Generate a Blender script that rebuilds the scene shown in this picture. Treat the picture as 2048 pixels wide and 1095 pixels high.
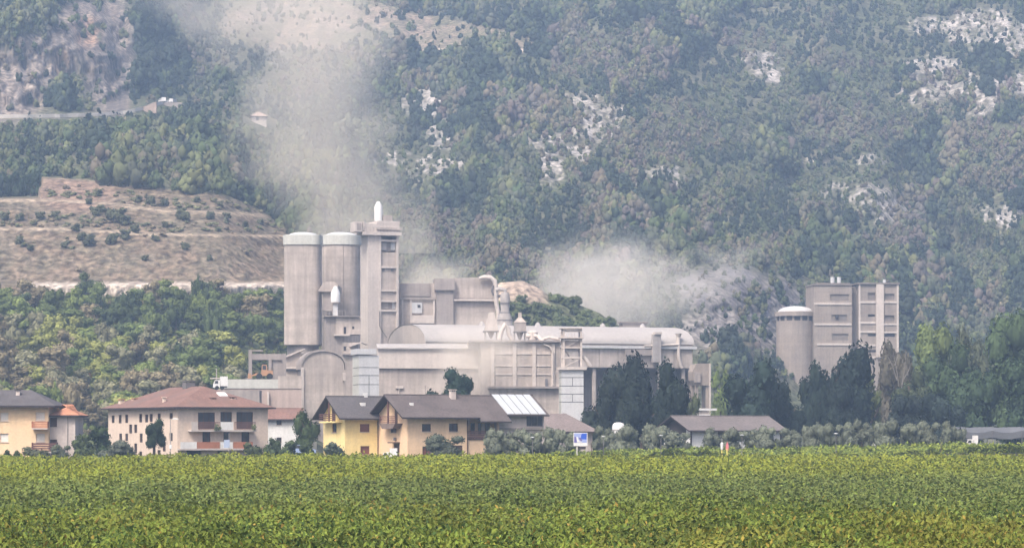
import bpy, bmesh, math, random
import numpy as np
from mathutils import Vector, noise as mnoise

for o in list(bpy.data.objects):
    bpy.data.objects.remove(o)
R = math.radians
rnd = random.Random(11)
rng = np.random.default_rng(11)
scene = bpy.context.scene
COL = scene.collection

# ------------------------------------------------------------------ camera
F, CX, HY, ZC = 5807.0, 1024.0, 870.0, 5.0      # focal length in photo pixels, optical column, horizon row, eye height
cam = bpy.data.cameras.new("camera")
cam.sensor_width = 36.0
cam.lens = F / 2048.0 * 36.0
cam.shift_y = (HY - 547.5) / 2048.0
cam.clip_start, cam.clip_end = 1.0, 6000.0
cam_o = bpy.data.objects.new("camera", cam)
cam_o.location = (0, 0, ZC)
cam_o.rotation_euler = (R(90), 0, 0)
COL.objects.link(cam_o)
scene.camera = cam_o

# ------------------------------------------------------------------ light
SUN_EL, SUN_AZ = 54.0, 212.0                     # azimuth measured clockwise from +Y: behind the camera, to the west
w = bpy.data.worlds.new("World")
scene.world = w
w.use_nodes = True
nt = w.node_tree
bg = nt.nodes["Background"]
sky = nt.nodes.new("ShaderNodeTexSky")
sky.sky_type = 'NISHITA'
sky.sun_disc = False
sky.sun_elevation = R(SUN_EL)
sky.sun_rotation = R(SUN_AZ)
sky.dust_density = 7.0
sky.air_density = 0.7
sky.ozone_density = 0.4
nt.links.new(sky.outputs[0], bg.inputs[0])
bg.inputs[1].default_value = 0.15
sun = bpy.data.lights.new("sun", 'SUN')
sun.energy = 2.0
sun.angle = R(16)
sun.color = (1.0, 0.93, 0.86)
sun_o = bpy.data.objects.new("sun", sun)
sun_o.rotation_euler = (R(90 - SUN_EL), 0, R(180 - SUN_AZ) )
COL.objects.link(sun_o)
scene.view_settings.view_transform = 'Standard'
scene.view_settings.look = 'None'
scene.view_settings.exposure = 0.78
scene.view_settings.gamma = 1.0
scene.cycles.use_denoising = True
scene.cycles.max_bounces = 6
scene.cycles.diffuse_bounces = 3
scene.cycles.volume_bounces = 3
scene.cycles.transparent_max_bounces = 12
scene.cycles.volume_step_rate = 2.0
scene.cycles.volume_max_steps = 128

# ------------------------------------------------------------------ small helpers
def P(px, py, D):
    """the place seen at photo pixel (px, py) when it stands D metres away"""
    return Vector(((px - CX) / F * D, D, ZC + (HY - py) / F * D))

def sstep(a, b, x):
    t = np.clip((x - a) / (b - a), 0, 1)
    return t * t * (3 - 2 * t)

def link(o, parent=None):
    COL.objects.link(o)
    if parent is not None:
        o.parent = parent
    return o

def tag(o, label=None, cat=None, group=None, kind=None):
    if label: o["label"] = label
    if cat: o["category"] = cat
    if group: o["group"] = group
    if kind: o["kind"] = kind
    return o

def empty(name, loc, rz=0.0, label=None, cat=None, group=None):
    o = bpy.data.objects.new(name, None)
    o.location = loc
    o.rotation_euler = (0, 0, rz)
    o.empty_display_size = 0.5
    link(o)
    return tag(o, label, cat, group)

# value noise on arrays (for the terrain and colours)
def _hash(ix, iy, seed):
    h = (ix * 374761393 + iy * 668265263 + seed * 974711) & 0x7fffffff
    h = ((h ^ (h >> 13)) * 1274126177) & 0x7fffffff
    h = h ^ (h >> 16)
    return (h & 0xffff) / 65535.0

def vnoise(x, y, seed=0):
    x = np.asarray(x, float); y = np.asarray(y, float)
    x0 = np.floor(x).astype(np.int64); y0 = np.floor(y).astype(np.int64)
    fx = x - x0; fy = y - y0
    fx = fx * fx * (3 - 2 * fx); fy = fy * fy * (3 - 2 * fy)
    a = _hash(x0, y0, seed); b = _hash(x0 + 1, y0, seed)
    c = _hash(x0, y0 + 1, seed); d = _hash(x0 + 1, y0 + 1, seed)
    return (a * (1 - fx) + b * fx) * (1 - fy) + (c * (1 - fx) + d * fx) * fy

def fbm(x, y, seed=0, octv=4):
    s = 0; a = 0.5; tot = 0
    for k in range(octv):
        s = s + a * vnoise(x * 2 ** k, y * 2 ** k, seed + k * 17)
        tot += a; a *= 0.5
    return s / tot

# ------------------------------------------------------------------ materials
MATS = {}
def mat(name, col, var=0.12, scale=0.6, rough=0.85, streak=0.0, fine=0.08, bump=0.0, spec=0.2, dirt=None, dirt_amt=0.0, band=0.0, band_w=0.4):
    """surface with blotches of two sizes, optional rain streaks, pour lines and dirt of its own shape"""
    if name in MATS: return MATS[name]
    m = bpy.data.materials.new(name); m.use_nodes = True
    n = m.node_tree; N = n.nodes; L = n.links
    bs = N["Principled BSDF"]
    bs.inputs["Roughness"].default_value = rough
    bs.inputs["Specular IOR Level"].default_value = spec
    tc = N.new("ShaderNodeTexCoord")
    def nz(sc, det=4.0, vec=None):
        t = N.new("ShaderNodeTexNoise"); t.inputs["Scale"].default_value = sc; t.inputs["Detail"].default_value = det
        L.new(vec or tc.outputs["Object"], t.inputs["Vector"]); return t.outputs["Fac"]
    def mul(val, fac, amt):
        mr = N.new("ShaderNodeMapRange"); mr.inputs[1].default_value = 0.3; mr.inputs[2].default_value = 0.7
        mr.inputs[3].default_value = 1 - amt; mr.inputs[4].default_value = 1 + amt
        L.new(fac, mr.inputs[0])
        if val is None: return mr.outputs[0]
        q = N.new("ShaderNodeMath"); q.operation = 'MULTIPLY'; L.new(val, q.inputs[0]); L.new(mr.outputs[0], q.inputs[1]); return q.outputs[0]
    v = mul(None, nz(scale), var)
    v = mul(v, nz(scale * 9, 3), fine)
    if streak:
        mp = N.new("ShaderNodeMapping"); mp.inputs["Scale"].default_value = (1, 1, 0.06)
        L.new(tc.outputs["Object"], mp.inputs[0])
        v = mul(v, nz(1.4, 3, mp.outputs[0]), streak)
    if band:
        mp = N.new("ShaderNodeMapping"); mp.inputs["Scale"].default_value = (0.05, 0.05, 1)
        L.new(tc.outputs["Object"], mp.inputs[0])
        v = mul(v, nz(band_w, 3, mp.outputs[0]), band)
    mx = N.new("ShaderNodeVectorMath"); mx.operation = 'SCALE'
    mx.inputs[0].default_value = col[:3]
    L.new(v, mx.inputs["Scale"])
    out = mx.outputs[0]
    if dirt is not None:
        mm = N.new("ShaderNodeMix"); mm.data_type = 'RGBA'
        mr = N.new("ShaderNodeMapRange"); mr.inputs[1].default_value = 0.45; mr.inputs[2].default_value = 0.7
        mr.inputs[3].default_value = 0; mr.inputs[4].default_value = dirt_amt
        L.new(nz(scale * 0.7, 6), mr.inputs[0]); L.new(mr.outputs[0], mm.inputs[0])
        L.new(out, mm.inputs[6]); mm.inputs[7].default_value = (*dirt, 1)
        out = mm.outputs[2]
    L.new(out, bs.inputs["Base Color"])
    if bump:
        b = N.new("ShaderNodeBump"); b.inputs["Distance"].default_value = bump; b.inputs["Strength"].default_value = 0.6
        L.new(nz(scale * 6, 5), b.inputs["Height"]); L.new(b.outputs[0], bs.inputs["Normal"])
    MATS[name] = m
    return m

def foliage_mat(name, per_object):
    m = bpy.data.materials.new(name); m.use_nodes = True
    n = m.node_tree; N = n.nodes; L = n.links
    bs = N["Principled BSDF"]
    bs.inputs["Roughness"].default_value = 0.7
    bs.inputs["Specular IOR Level"].default_value = 0.04
    at = N.new("ShaderNodeAttribute"); at.attribute_name = "leafcol"
    out = at.outputs["Color"]
    if per_object:
        oi = N.new("ShaderNodeObjectInfo")
        mx = N.new("ShaderNodeVectorMath"); mx.operation = 'MULTIPLY'
        L.new(oi.outputs["Color"], mx.inputs[0]); L.new(out, mx.inputs[1]); out = mx.outputs[0]
    L.new(out, bs.inputs["Base Color"])
    tr = N.new("ShaderNodeBsdfTranslucent"); L.new(out, tr.inputs["Color"])
    ms = N.new("ShaderNodeMixShader"); ms.inputs[0].default_value = 0.25
    L.new(bs.outputs[0], ms.inputs[1]); L.new(tr.outputs[0], ms.inputs[2])
    L.new(ms.outputs[0], N["Material Output"].inputs["Surface"])
    return m
FOL_OBJ = foliage_mat("leaves", True)
FOL_VTX = foliage_mat("leaf_mass", False)

CONC = mat("dusty_concrete", (0.44, 0.382, 0.338), 0.17, 0.22, 0.9, streak=0.16, band=0.16, bump=0.05, dirt=(0.27, 0.235, 0.22), dirt_amt=0.45)
CONC_L = mat("pale_dust_concrete", (0.54, 0.478, 0.43), 0.08, 0.2, 0.9, streak=0.07, dirt=(0.42, 0.375, 0.345), dirt_amt=0.3)
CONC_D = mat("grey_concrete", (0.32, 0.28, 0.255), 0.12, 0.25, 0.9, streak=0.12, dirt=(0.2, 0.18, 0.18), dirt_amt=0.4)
CONC_F = mat("old_concrete", (0.30, 0.255, 0.22), 0.12, 0.2, 0.9, streak=0.12, band=0.1, dirt=(0.24, 0.215, 0.2), dirt_amt=0.4)
CONC_FD = mat("old_concrete_panel", (0.215, 0.185, 0.165), 0.12, 0.2, 0.9, streak=0.12, dirt=(0.2, 0.18, 0.17), dirt_amt=0.4)
DUSTROOF = mat("dust_covered_roof", (0.375, 0.35, 0.332), 0.06, 0.15, 0.9, streak=0.03, dirt=(0.33, 0.30, 0.285), dirt_amt=0.35)
CAPG = mat("pale_green_sheet", (0.50, 0.50, 0.455), 0.06, 0.3, 0.6, streak=0.06)
WHITE = mat("white_sheet", (0.52, 0.52, 0.52), 0.04, 0.4, 0.5, streak=0.06, dirt=(0.58, 0.56, 0.54), dirt_amt=0.25)
WHITEP = mat("white_paint", (0.68, 0.67, 0.65), 0.04, 0.4, 0.6)
DARK = mat("dark_opening", (0.055, 0.05, 0.05), 0.2, 0.5, 0.7)
JOINT = mat("dark_joint", (0.14, 0.135, 0.14), 0.1, 0.5, 0.8)
STEEL = mat("dusty_steel", (0.36, 0.33, 0.31), 0.15, 0.8, 0.6, streak=0.12)
STEEL_D = mat("dark_steel", (0.16, 0.15, 0.15), 0.15, 0.8, 0.6)
GLASS = mat("window_glass", (0.06, 0.06, 0.065), 0.3, 0.5, 0.15, spec=0.6)
WOOD = mat("dark_brown_wood", (0.085, 0.05, 0.04), 0.2, 1.0, 0.7)
WOODR = mat("red_brown_shutter", (0.20, 0.08, 0.055), 0.12, 1.0, 0.7)
SHUT = mat("pale_shutter", (0.66, 0.63, 0.58), 0.05, 1.0, 0.6)
ROOF_G = mat("grey_roof_tiles", (0.098, 0.09, 0.092), 0.14, 0.5, 0.85, fine=0.2, bump=0.05)
ROOF_B = mat("brown_roof_tiles", (0.105, 0.088, 0.085), 0.16, 0.4, 0.85, fine=0.2, bump=0.05, dirt=(0.15, 0.128, 0.122), dirt_amt=0.5)
ROOF_R = mat("red_roof_tiles", (0.20, 0.118, 0.095), 0.16, 0.35, 0.85, fine=0.2, bump=0.05, dirt=(0.17, 0.12, 0.105), dirt_amt=0.8)
ROOF_O = mat("orange_roof_tiles", (0.42, 0.20, 0.12), 0.15, 0.5, 0.85, fine=0.2, bump=0.05)
EAVE = mat("eave_board", (0.05, 0.04, 0.04), 0.1, 1, 0.8)
P_CREAM = mat("cream_plaster", (0.66, 0.54, 0.44), 0.06, 0.3, 0.9, streak=0.06, dirt=(0.56, 0.46, 0.38), dirt_amt=0.35)
P_ORANGE = mat("apricot_plaster", (0.76, 0.56, 0.35), 0.06, 0.3, 0.9, streak=0.05, dirt=(0.72, 0.56, 0.38), dirt_amt=0.5)
P_YELLOW = mat("yellow_plaster", (0.84, 0.66, 0.30), 0.05, 0.3, 0.9, streak=0.05, dirt=(0.80, 0.66, 0.38), dirt_amt=0.4)
P_PEACH = mat("peach_plaster", (0.78, 0.56, 0.36), 0.05, 0.3, 0.9, streak=0.05, dirt=(0.72, 0.55, 0.40), dirt_amt=0.4)
P_GREY = mat("greyish_plaster", (0.54, 0.47, 0.43), 0.06, 0.3, 0.9, streak=0.06)
P_WHITE = mat("white_plaster", (0.72, 0.71, 0.68), 0.05, 0.3, 0.9, streak=0.06)
RAIL = mat("railing_brown", (0.16, 0.08, 0.07), 0.15, 1.0, 0.7)
RAILR = mat("railing_terracotta", (0.40, 0.17, 0.10), 0.15, 1.0, 0.7)
SOLAR = mat("white_roof_panel", (0.46, 0.48, 0.50), 0.03, 0.6, 0.35, spec=0.5)
ORANGE = mat("orange_machine", (0.44, 0.25, 0.14), 0.12, 1.0, 0.5)
BLUE = mat("sign_blue", (0.035, 0.10, 0.50), 0.05, 1.0, 0.5)
BLUE_L = mat("sign_light_blue", (0.30, 0.36, 0.62), 0.05, 1.0, 0.5)
PURP = mat("sign_purple", (0.14, 0.12, 0.30), 0.05, 1.0, 0.5)
BARK = mat("bark", (0.11, 0.085, 0.065), 0.25, 1.5, 0.9)
TYRE = mat("tyre_rubber", (0.025, 0.025, 0.025), 0.1, 1, 0.8)
PINK = mat("pink_red_paint", (0.60, 0.19, 0.20), 0.05, 1, 0.6)
YELP = mat("yellow_paint", (0.66, 0.58, 0.16), 0.05, 1, 0.6)
NET = mat("hail_net_mesh", (0.12, 0.125, 0.135), 0.12, 0.4, 0.8)

# ------------------------------------------------------------------ mesh builder
class MB:
    def __init__(s): s.v, s.f, s.m = [], [], []
    def add(s, vs, fs, mi=0):
        o = len(s.v)
        s.v += [tuple(v) for v in vs]
        s.f += [tuple(i + o for i in f) for f in fs]
        s.m += [mi] * len(fs)
        return s
    def box(s, x0, x1, y0, y1, z0, z1, mi=0):
        v = [(x0, y0, z0), (x1, y0, z0), (x1, y1, z0), (x0, y1, z0), (x0, y0, z1), (x1, y0, z1), (x1, y1, z1), (x0, y1, z1)]
        return s.add(v, [(0, 3, 2, 1), (4, 5, 6, 7), (0, 1, 5, 4), (1, 2, 6, 5), (2, 3, 7, 6), (3, 0, 4, 7)], mi)
    def prism(s, poly, axis, a, b, mi=0):
        n = len(poly)
        mk = {'x': lambda p, t: (t, p[0], p[1]), 'y': lambda p, t: (p[0], t, p[1]), 'z': lambda p, t: (p[0], p[1], t)}[axis]
        v = [mk(p, a) for p in poly] + [mk(p, b) for p in poly]
        f = [tuple(range(n))[::-1], tuple(range(n, 2 * n))] + [(i, (i + 1) % n, n + (i + 1) % n, n + i) for i in range(n)]
        return s.add(v, f, mi)
    def lathe(s, x, y, prof, n=32, mi=0, sq=0):
        v = []; f = []
        for r, z in prof:
            for k in range(n):
                a = 2 * math.pi * k / n
                if sq: q = r / (abs(math.cos(a)) ** sq + abs(math.sin(a)) ** sq) ** (1 / sq)
                else: q = r
                v.append((x + q * math.cos(a), y + q * math.sin(a), z))
        for j in range(len(prof) - 1):
            for k in range(n):
                k2 = (k + 1) % n
                f.append((j * n + k, j * n + k2, (j + 1) * n + k2, (j + 1) * n + k))
        f.append(tuple(range(n))[::-1]); q = (len(prof) - 1) * n
        f.append(tuple(range(q, q + n)))
        return s.add(v, f, mi)
    def cyl(s, x, y, z0, z1, r0, r1=None, n=24, mi=0):
        return s.lathe(x, y, [(r0, z0), (r0 if r1 is None else r1, z1)], n, mi)
    def tube(s, pts, r, n=8, mi=0):
        v = []; f = []
        pts = [Vector(p) for p in pts]
        rr = r if isinstance(r, (list, tuple)) else [r] * len(pts)
        for i, p in enumerate(pts):
            d = (pts[min(i + 1, len(pts) - 1)] - pts[max(i - 1, 0)]).normalized()
            a = d.orthogonal().normalized() if i == 0 else (a - d * a.dot(d)).normalized()
            b = d.cross(a)
            for k in range(n):
                t = 2 * math.pi * k / n
                v.append(p + (a * math.cos(t) + b * math.sin(t)) * rr[i])
        for j in range(len(pts) - 1):
            for k in range(n):
                k2 = (k + 1) % n
                f.append((j * n + k, j * n + k2, (j + 1) * n + k2, (j + 1) * n + k))
        f.append(tuple(range(n))[::-1]); q = (len(pts) - 1) * n
        f.append(tuple(range(q, q + n)))
        return s.add(v, f, mi)
    def bar(s, p, q, w, mi=0): return s.tube([p, q], w, 4, mi)
    def wall(s, a0, a1, z0, z1, holes, put, depth, mi=0):
        """a wall face with real openings; put(a, d, z) places it; holes are (a0, a1, z0, z1)"""
        xs = sorted({a0, a1} | {min(max(h[i], a0), a1) for h in holes for i in (0, 1)})
        zs = sorted({z0, z1} | {min(max(h[i], z0), z1) for h in holes for i in (2, 3)})
        for i in range(len(xs) - 1):
            for j in range(len(zs) - 1):
                cx, cz = (xs[i] + xs[i + 1]) / 2, (zs[j] + zs[j + 1]) / 2
                if any(h[0] < cx < h[1] and h[2] < cz < h[3] for h in holes): continue
                s.add([put(xs[i], 0, zs[j]), put(xs[i + 1], 0, zs[j]), put(xs[i + 1], 0, zs[j + 1]), put(xs[i], 0, zs[j + 1])], [(0, 1, 2, 3)], mi)
        for h in holes:
            c = [(h[0], h[2]), (h[1], h[2]), (h[1], h[3]), (h[0], h[3])]
            for i in range(4):
                p, q = c[i], c[(i + 1) % 4]
                s.add([put(p[0], 0, p[1]), put(q[0], 0, q[1]), put(q[0], depth, q[1]), put(p[0], depth, p[1])], [(0, 1, 2, 3)], mi)
        return s
    def build(s, name, mats, parent=None, smooth=0):
        me = bpy.data.meshes.new(name)
        me.from_pydata(s.v, [], s.f)
        for m in (mats if isinstance(mats, (list, tuple)) else [mats]): me.materials.append(m)
        me.polygons.foreach_set("material_index", s.m)
        bm = bmesh.new(); bm.from_mesh(me); bmesh.ops.recalc_face_normals(bm, faces=bm.faces); bm.to_mesh(me); bm.free()
        if smooth:
            me.polygons.foreach_set("use_smooth", [True] * len(me.polygons))
            me.set_sharp_from_angle(angle=R(smooth))
        me.update()
        return link(bpy.data.objects.new(name, me), parent)

FRONT = lambda a, d, z: (a, d, z)

class Bld:
    """a building: an Empty at its near corner; local x runs along the front, local y goes back, z up"""
    def __init__(s, name, label, cat, px, D, th=0.0, z0=1.2, group=None):
        s.th = R(th); s.cx = (px - CX) / F * D; s.cy = D; s.z0 = z0
        s.u = (math.cos(s.th), math.sin(s.th)); s.v_ = (-math.sin(s.th), math.cos(s.th))
        s.root = empty(name, (s.cx, s.cy, z0), s.th, label, cat, group)
    def _o(s, dx, dy):
        return s.cx + dx * s.u[0] + dy * s.v_[0], s.cy + dx * s.u[1] + dy * s.v_[1]
    def x(s, px, dy=0.0):                       # local x on the plane y = dy seen at column px
        ox, oy = s._o(0, dy); k = (px - CX) / F
        return (k * oy - ox) / (s.u[0] - k * s.u[1])
    def y(s, px, dx=0.0):                       # local y on the plane x = dx seen at column px
        ox, oy = s._o(dx, 0); k = (px - CX) / F
        return (k * oy - ox) / (s.v_[0] - k * s.v_[1])
    def D(s, lx, ly): return s._o(lx, ly)[1]
    def z(s, py, lx=0.0, ly=0.0):
        return ZC + (HY - py) / F * s.D(lx, ly) - s.z0
    def rect(s, px0, py0, px1, py1, dy=0.0):    # (x0, x1, z0, z1) on the front
        a, b = s.x(px0, dy), s.x(px1, dy); m = (a + b) / 2
        return (a, b, s.z(py1, m, dy), s.z(py0, m, dy))
    def srect(s, px0, py0, px1, py1, dx=0.0):   # on the side x = dx, as (y0, y1, z0, z1)
        a, b = sorted((s.y(px0, dx), s.y(px1, dx))); m = (a + b) / 2
        return (a, b, s.z(py1, dx, m), s.z(py0, dx, m))
    def side(s, dx): return lambda a, d, z: (dx + d, a, z)
    def face(s, dy): return lambda a, d, z: (a, dy + d, z)
    def box(s, name, m, x0, x1, y0, y1, z0, z1, parent=None):
        return MB().box(x0, x1, y0, y1, z0, z1).build(name, m, parent or s.root)

def pbox(mb, put, a0, a1, d0, d1, z0, z1, mi=0):
    v = [put(a0, d0, z0), put(a1, d0, z0), put(a1, d1, z0), put(a0, d1, z0), put(a0, d0, z1), put(a1, d0, z1), put(a1, d1, z1), put(a0, d1, z1)]
    mb.add(v, [(0, 3, 2, 1), (4, 5, 6, 7), (0, 1, 5, 4), (1, 2, 6, 5), (2, 3, 7, 6), (3, 0, 4, 7)], mi)

def window(b, h, put=FRONT, pane=GLASS, frame=WOOD, mull=1, sill=True, name="window"):
    a0, a1, z0, z1 = h; fw = 0.09
    mb = MB()
    for q in ((a0, a0 + fw, z0, z1), (a1 - fw, a1, z0, z1), (a0 + fw, a1 - fw, z0, z0 + fw), (a0 + fw, a1 - fw, z1 - fw, z1)):
        pbox(mb, put, q[0], q[1], 0.10, 0.18, q[2], q[3])
    for k in range(mull):
        c = a0 + (a1 - a0) * (k + 1) / (mull + 1)
        pbox(mb, put, c - 0.035, c + 0.035, 0.11, 0.17, z0 + fw, z1 - fw)
    fo = mb.build(name, frame, b.root)
    p = MB(); pbox(p, put, a0 + 0.02, a1 - 0.02, 0.185, 0.22, z0 + 0.02, z1 - 0.02)
    p.build("shutter" if pane in (SHUT, WOODR) else "pane", pane, fo)
    if sill:
        q = MB(); pbox(q, put, a0 - 0.08, a1 + 0.08, -0.10, 0.09, z0 - 0.09, z0 - 0.004)
        q.build("sill", CONC_L, fo)
    return fo

def walls(b, x0, x1, y0, y1, z0, z1, m, front=(), left=(), name="wall"):
    mb = MB()
    mb.wall(x0, x1, z0, z1, list(front), b.face(y0), 0.25)
    mb.wall(y0, y1, z0, z1, list(left), b.side(x0), 0.25)
    mb.add([(x1, y0, z0), (x1, y1, z0), (x1, y1, z1), (x1, y0, z1)], [(0, 1, 2, 3)])
    mb.add([(x0, y1, z0), (x1, y1, z0), (x1, y1, z1), (x0, y1, z1)], [(0, 1, 2, 3)])
    mb.add([(x0, y0, z1), (x1, y0, z1), (x1, y1, z1), (x0, y1, z1)], [(0, 1, 2, 3)])
    return mb.build(name, m, b.root)

def gable_roof(b, x0, x1, y0, y1, ze, zr, ox, oy, m, t=0.22, name="roof", eave=EAVE):
    """ridge along local x; ze is the wall top, zr the ridge"""
    ym = (y0 + y1) / 2; sl = (zr - ze) / (ym - y0); e = ze - sl * oy
    mb = MB()
    for sgn, ya in ((1, y0 - oy), (-1, y1 + oy)):
        mb.add([(x0 - ox, ya, e + t), (x1 + ox, ya, e + t), (x1 + ox, ym, zr + t), (x0 - ox, ym, zr + t)], [(0, 1, 2, 3)], 0)
        mb.add([(x0 - ox, ya, e), (x1 + ox, ya, e), (x1 + ox, ym, zr), (x0 - ox, ym, zr)], [(0, 1, 2, 3)], 1)
        mb.add([(x0 - ox, ya, e), (x1 + ox, ya, e), (x1 + ox, ya, e + t), (x0 - ox, ya, e + t)], [(0, 1, 2, 3)], 1)
        for xx in (x0 - ox, x1 + ox):
            mb.add([(xx, ya, e), (xx, ym, zr), (xx, ym, zr + t), (xx, ya, e + t)], [(0, 1, 2, 3)], 1)
    r = mb.build(name, [m, eave], b.root)
    rc = MB(); rc.tube([(x0 - ox, ym, zr + t), (x1 + ox, ym, zr + t)], 0.12, 6)
    rc.build("ridge_cap", m, r)
    return r

def hip_roof(b, x0, x1, y0, y1, ze, zr, ov, m, along='x', inset=None, t=0.25, name="roof", eave=EAVE):
    X0, X1, Y0, Y1 = x0 - ov, x1 + ov, y0 - ov, y1 + ov
    if along == 'x':
        i = inset if inset is not None else (Y1 - Y0) / 2
        ym = (Y0 + Y1) / 2; r0, r1 = (X0 + i, ym, zr), (X1 - i, ym, zr)
        v = [(X0, Y0, ze), (X1, Y0, ze), (X1, Y1, ze), (X0, Y1, ze), r0, r1]
        f = [(0, 1, 5, 4), (1, 2, 5), (2, 3, 4, 5), (3, 0, 4)]
    else:
        i = inset if inset is not None else (X1 - X0) / 2
        xm = (X0 + X1) / 2; r0, r1 = (xm, Y0 + i, zr), (xm, Y1 - i, zr)
        v = [(X0, Y0, ze), (X1, Y0, ze), (X1, Y1, ze), (X0, Y1, ze), r0, r1]
        f = [(0, 1, 4), (1, 2, 5, 4), (2, 3, 5), (3, 0, 4, 5)]
    mb = MB(); mb.add(v, f, 0)
    bot = [(X0, Y0, ze - t), (X1, Y0, ze - t), (X1, Y1, ze - t), (X0, Y1, ze - t)]
    mb.add(bot, [(3, 2, 1, 0)], 1)
    mb.add(v[:4] + bot, [(0, 4, 5, 1), (1, 5, 6, 2), (2, 6, 7, 3), (3, 7, 4, 0)], 1)
    return mb.build(name, [m, eave], b.root)

def chimney(b, roof, x, y, z0, z1, w=0.5, m=P_CREAM, cap=ROOF_R):
    c = MB().box(x - w / 2, x + w / 2, y - w / 2, y + w / 2, z0, z1)
    c.box(x - w / 2 - 0.1, x + w / 2 + 0.1, y - w / 2 - 0.1, y + w / 2 + 0.1, z1 + 0.16, z1 + 0.28, 1)
    for sx in (-1, 1):
        for sy in (-1, 1):
            c.box(x + sx * w * .38 - .06, x + sx * w * .38 + .06, y + sy * w * .38 - .06, y + sy * w * .38 + .06, z1, z1 + 0.16)
    return c.build("chimney", [m, cap], roof)

def railing(mb, put, a0, a1, d, z0, z1, n=None, bars=True):
    pbox(mb, put, a0, a1, d, d + 0.06, z1 - 0.08, z1)
    pbox(mb, put, a0, a1, d, d + 0.06, z0, z0 + 0.06)
    n = n or max(2, int((a1 - a0) / 0.22))
    for k in range(n + 1):
        c = a0 + (a1 - a0) * k / n
        pbox(mb, put, c - 0.03, c + 0.03, d + 0.01, d + 0.05, z0 + 0.06, z1 - 0.08)

def gz(x, y):
    """height of the valley floor"""
    x = np.asarray(x, float); y = np.asarray(y, float)
    base = 0.5 * sstep(230, 384, y)
    up = 0.7 + 1.3 * np.clip((x + 8) / 70, 0, 1)
    return base + up * sstep(385, 394, y)

# ------------------------------------------------------------------ the ground
def grid_mesh(name, xs, ys, zf, m):
    X, Y = np.meshgrid(xs, ys); Z = zf(X, Y)
    V = np.stack([X, Y, Z], -1).reshape(-1, 3)
    nx, ny = len(xs), len(ys)
    i = np.arange(nx * ny).reshape(ny, nx)
    Fq = np.stack([i[:-1, :-1], i[:-1, 1:], i[1:, 1:], i[1:, :-1]], -1).reshape(-1, 4)
    return np_mesh(name, V, Fq, m)

def np_mesh(name, V, Fq, m, col=None, parent=None, smooth=False, do_link=True):
    me = bpy.data.meshes.new(name)
    nv, nf, k = len(V), len(Fq), Fq.shape[1]
    me.vertices.add(nv); me.vertices.foreach_set("co", np.ascontiguousarray(V, np.float32).ravel())
    me.loops.add(nf * k); me.loops.foreach_set("vertex_index", np.ascontiguousarray(Fq, np.int32).ravel())
    me.polygons.add(nf)
    me.polygons.foreach_set("loop_start", np.arange(0, nf * k, k, dtype=np.int32))
    if smooth: me.polygons.foreach_set("use_smooth", np.ones(nf, bool))
    me.update(calc_edges=True)
    if col is not None:
        a = me.attributes.new("leafcol", 'FLOAT_COLOR', 'POINT')
        c = np.ones((nv, 4), np.float32); c[:, :3] = col
        a.data.foreach_set("color", c.ravel())
    me.materials.append(m)
    o = bpy.data.objects.new(name, me)
    return link(o, parent) if do_link else me

SOIL = mat("field_soil", (0.042, 0.038, 0.024), 0.25, 0.3, 0.95, fine=0.2, dirt=(0.035, 0.045, 0.016), dirt_amt=0.8)  # soil colour darkened to stand in for shade beneath the vines
gx = np.concatenate([np.linspace(-1400, -160, 12), np.linspace(-140, 140, 113), np.linspace(160, 1400, 12)])
gy = np.concatenate([np.linspace(-70, 40, 6), np.arange(50, 380, 6.0), np.arange(380, 402, 1.0), np.arange(405, 800, 12.0), np.linspace(820, 1800, 8)])
g = grid_mesh("ground", gx, gy, lambda x, y: gz(x, y), SOIL)
tag(g, kind="structure")

# ------------------------------------------------------------------ mountain: how far the slope lies along each line of sight
CTRL_X = [-400, 0, 260, 420, 600, 800, 1100, 1400, 1700, 1900, 2450]
CTRL_Y = [930, 870, 800, 700, 640, 600, 566, 465, 425, 380, 355, 300, 230, 160, 100, 40, 0, -150]
CTRL_D = np.array([
 #-400   0   260   420   600   800  1100  1400  1700  1900  2450
 [480,  490,  500,  510,  540,  640,  660,  680,  720,  740,  760],   # 930
 [530,  545,  550,  560,  600,  690,  720,  750,  800,  820,  840],   # 870
 [570,  580,  590,  595,  640,  710,  740,  785,  850,  870,  890],   # 800
 [630,  640,  645,  650,  690,  745,  765,  815,  895,  915,  940],   # 700
 [665,  675,  680,  685,  715,  770,  780,  840,  915,  940,  965],   # 640
 [690,  700,  705,  705,  730,  795,  805,  852,  930,  960,  985],   # 600
 [708,  716,  718,  720,  742,  820,  835,  862,  945,  980, 1005],   # 566
 [738,  745,  747,  750,  785,  880,  905,  930,  985, 1035, 1060],   # 465
 [752,  760,  762,  765,  815,  905,  940,  965, 1010, 1055, 1085],   # 425
 [770,  778,  780,  784,  850,  935,  975,  995, 1035, 1080, 1110],   # 380
 [785,  792,  794,  800,  870,  955,  995, 1015, 1050, 1090, 1125],   # 355
 [835,  840,  850,  870,  950, 1010, 1040, 1055, 1080, 1115, 1150],   # 300
 [920,  930,  950,  990, 1050, 1075, 1095, 1105, 1125, 1150, 1190],   # 230
 [945,  955,  985, 1090, 1130, 1140, 1150, 1160, 1175, 1195, 1230],   # 160
 [965,  975, 1030, 1170, 1205, 1210, 1205, 1210, 1225, 1245, 1280],   # 100
 [990, 1000, 1080, 1250, 1290, 1290, 1270, 1265, 1275, 1295, 1330],   # 40
 [1030,1040, 1120, 1290, 1330, 1330, 1310, 1305, 1315, 1335, 1370],   # 0
 [1200,1200, 1260, 1420, 1450, 1450, 1440, 1435, 1440, 1450, 1480],   # -150
], float)

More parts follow.
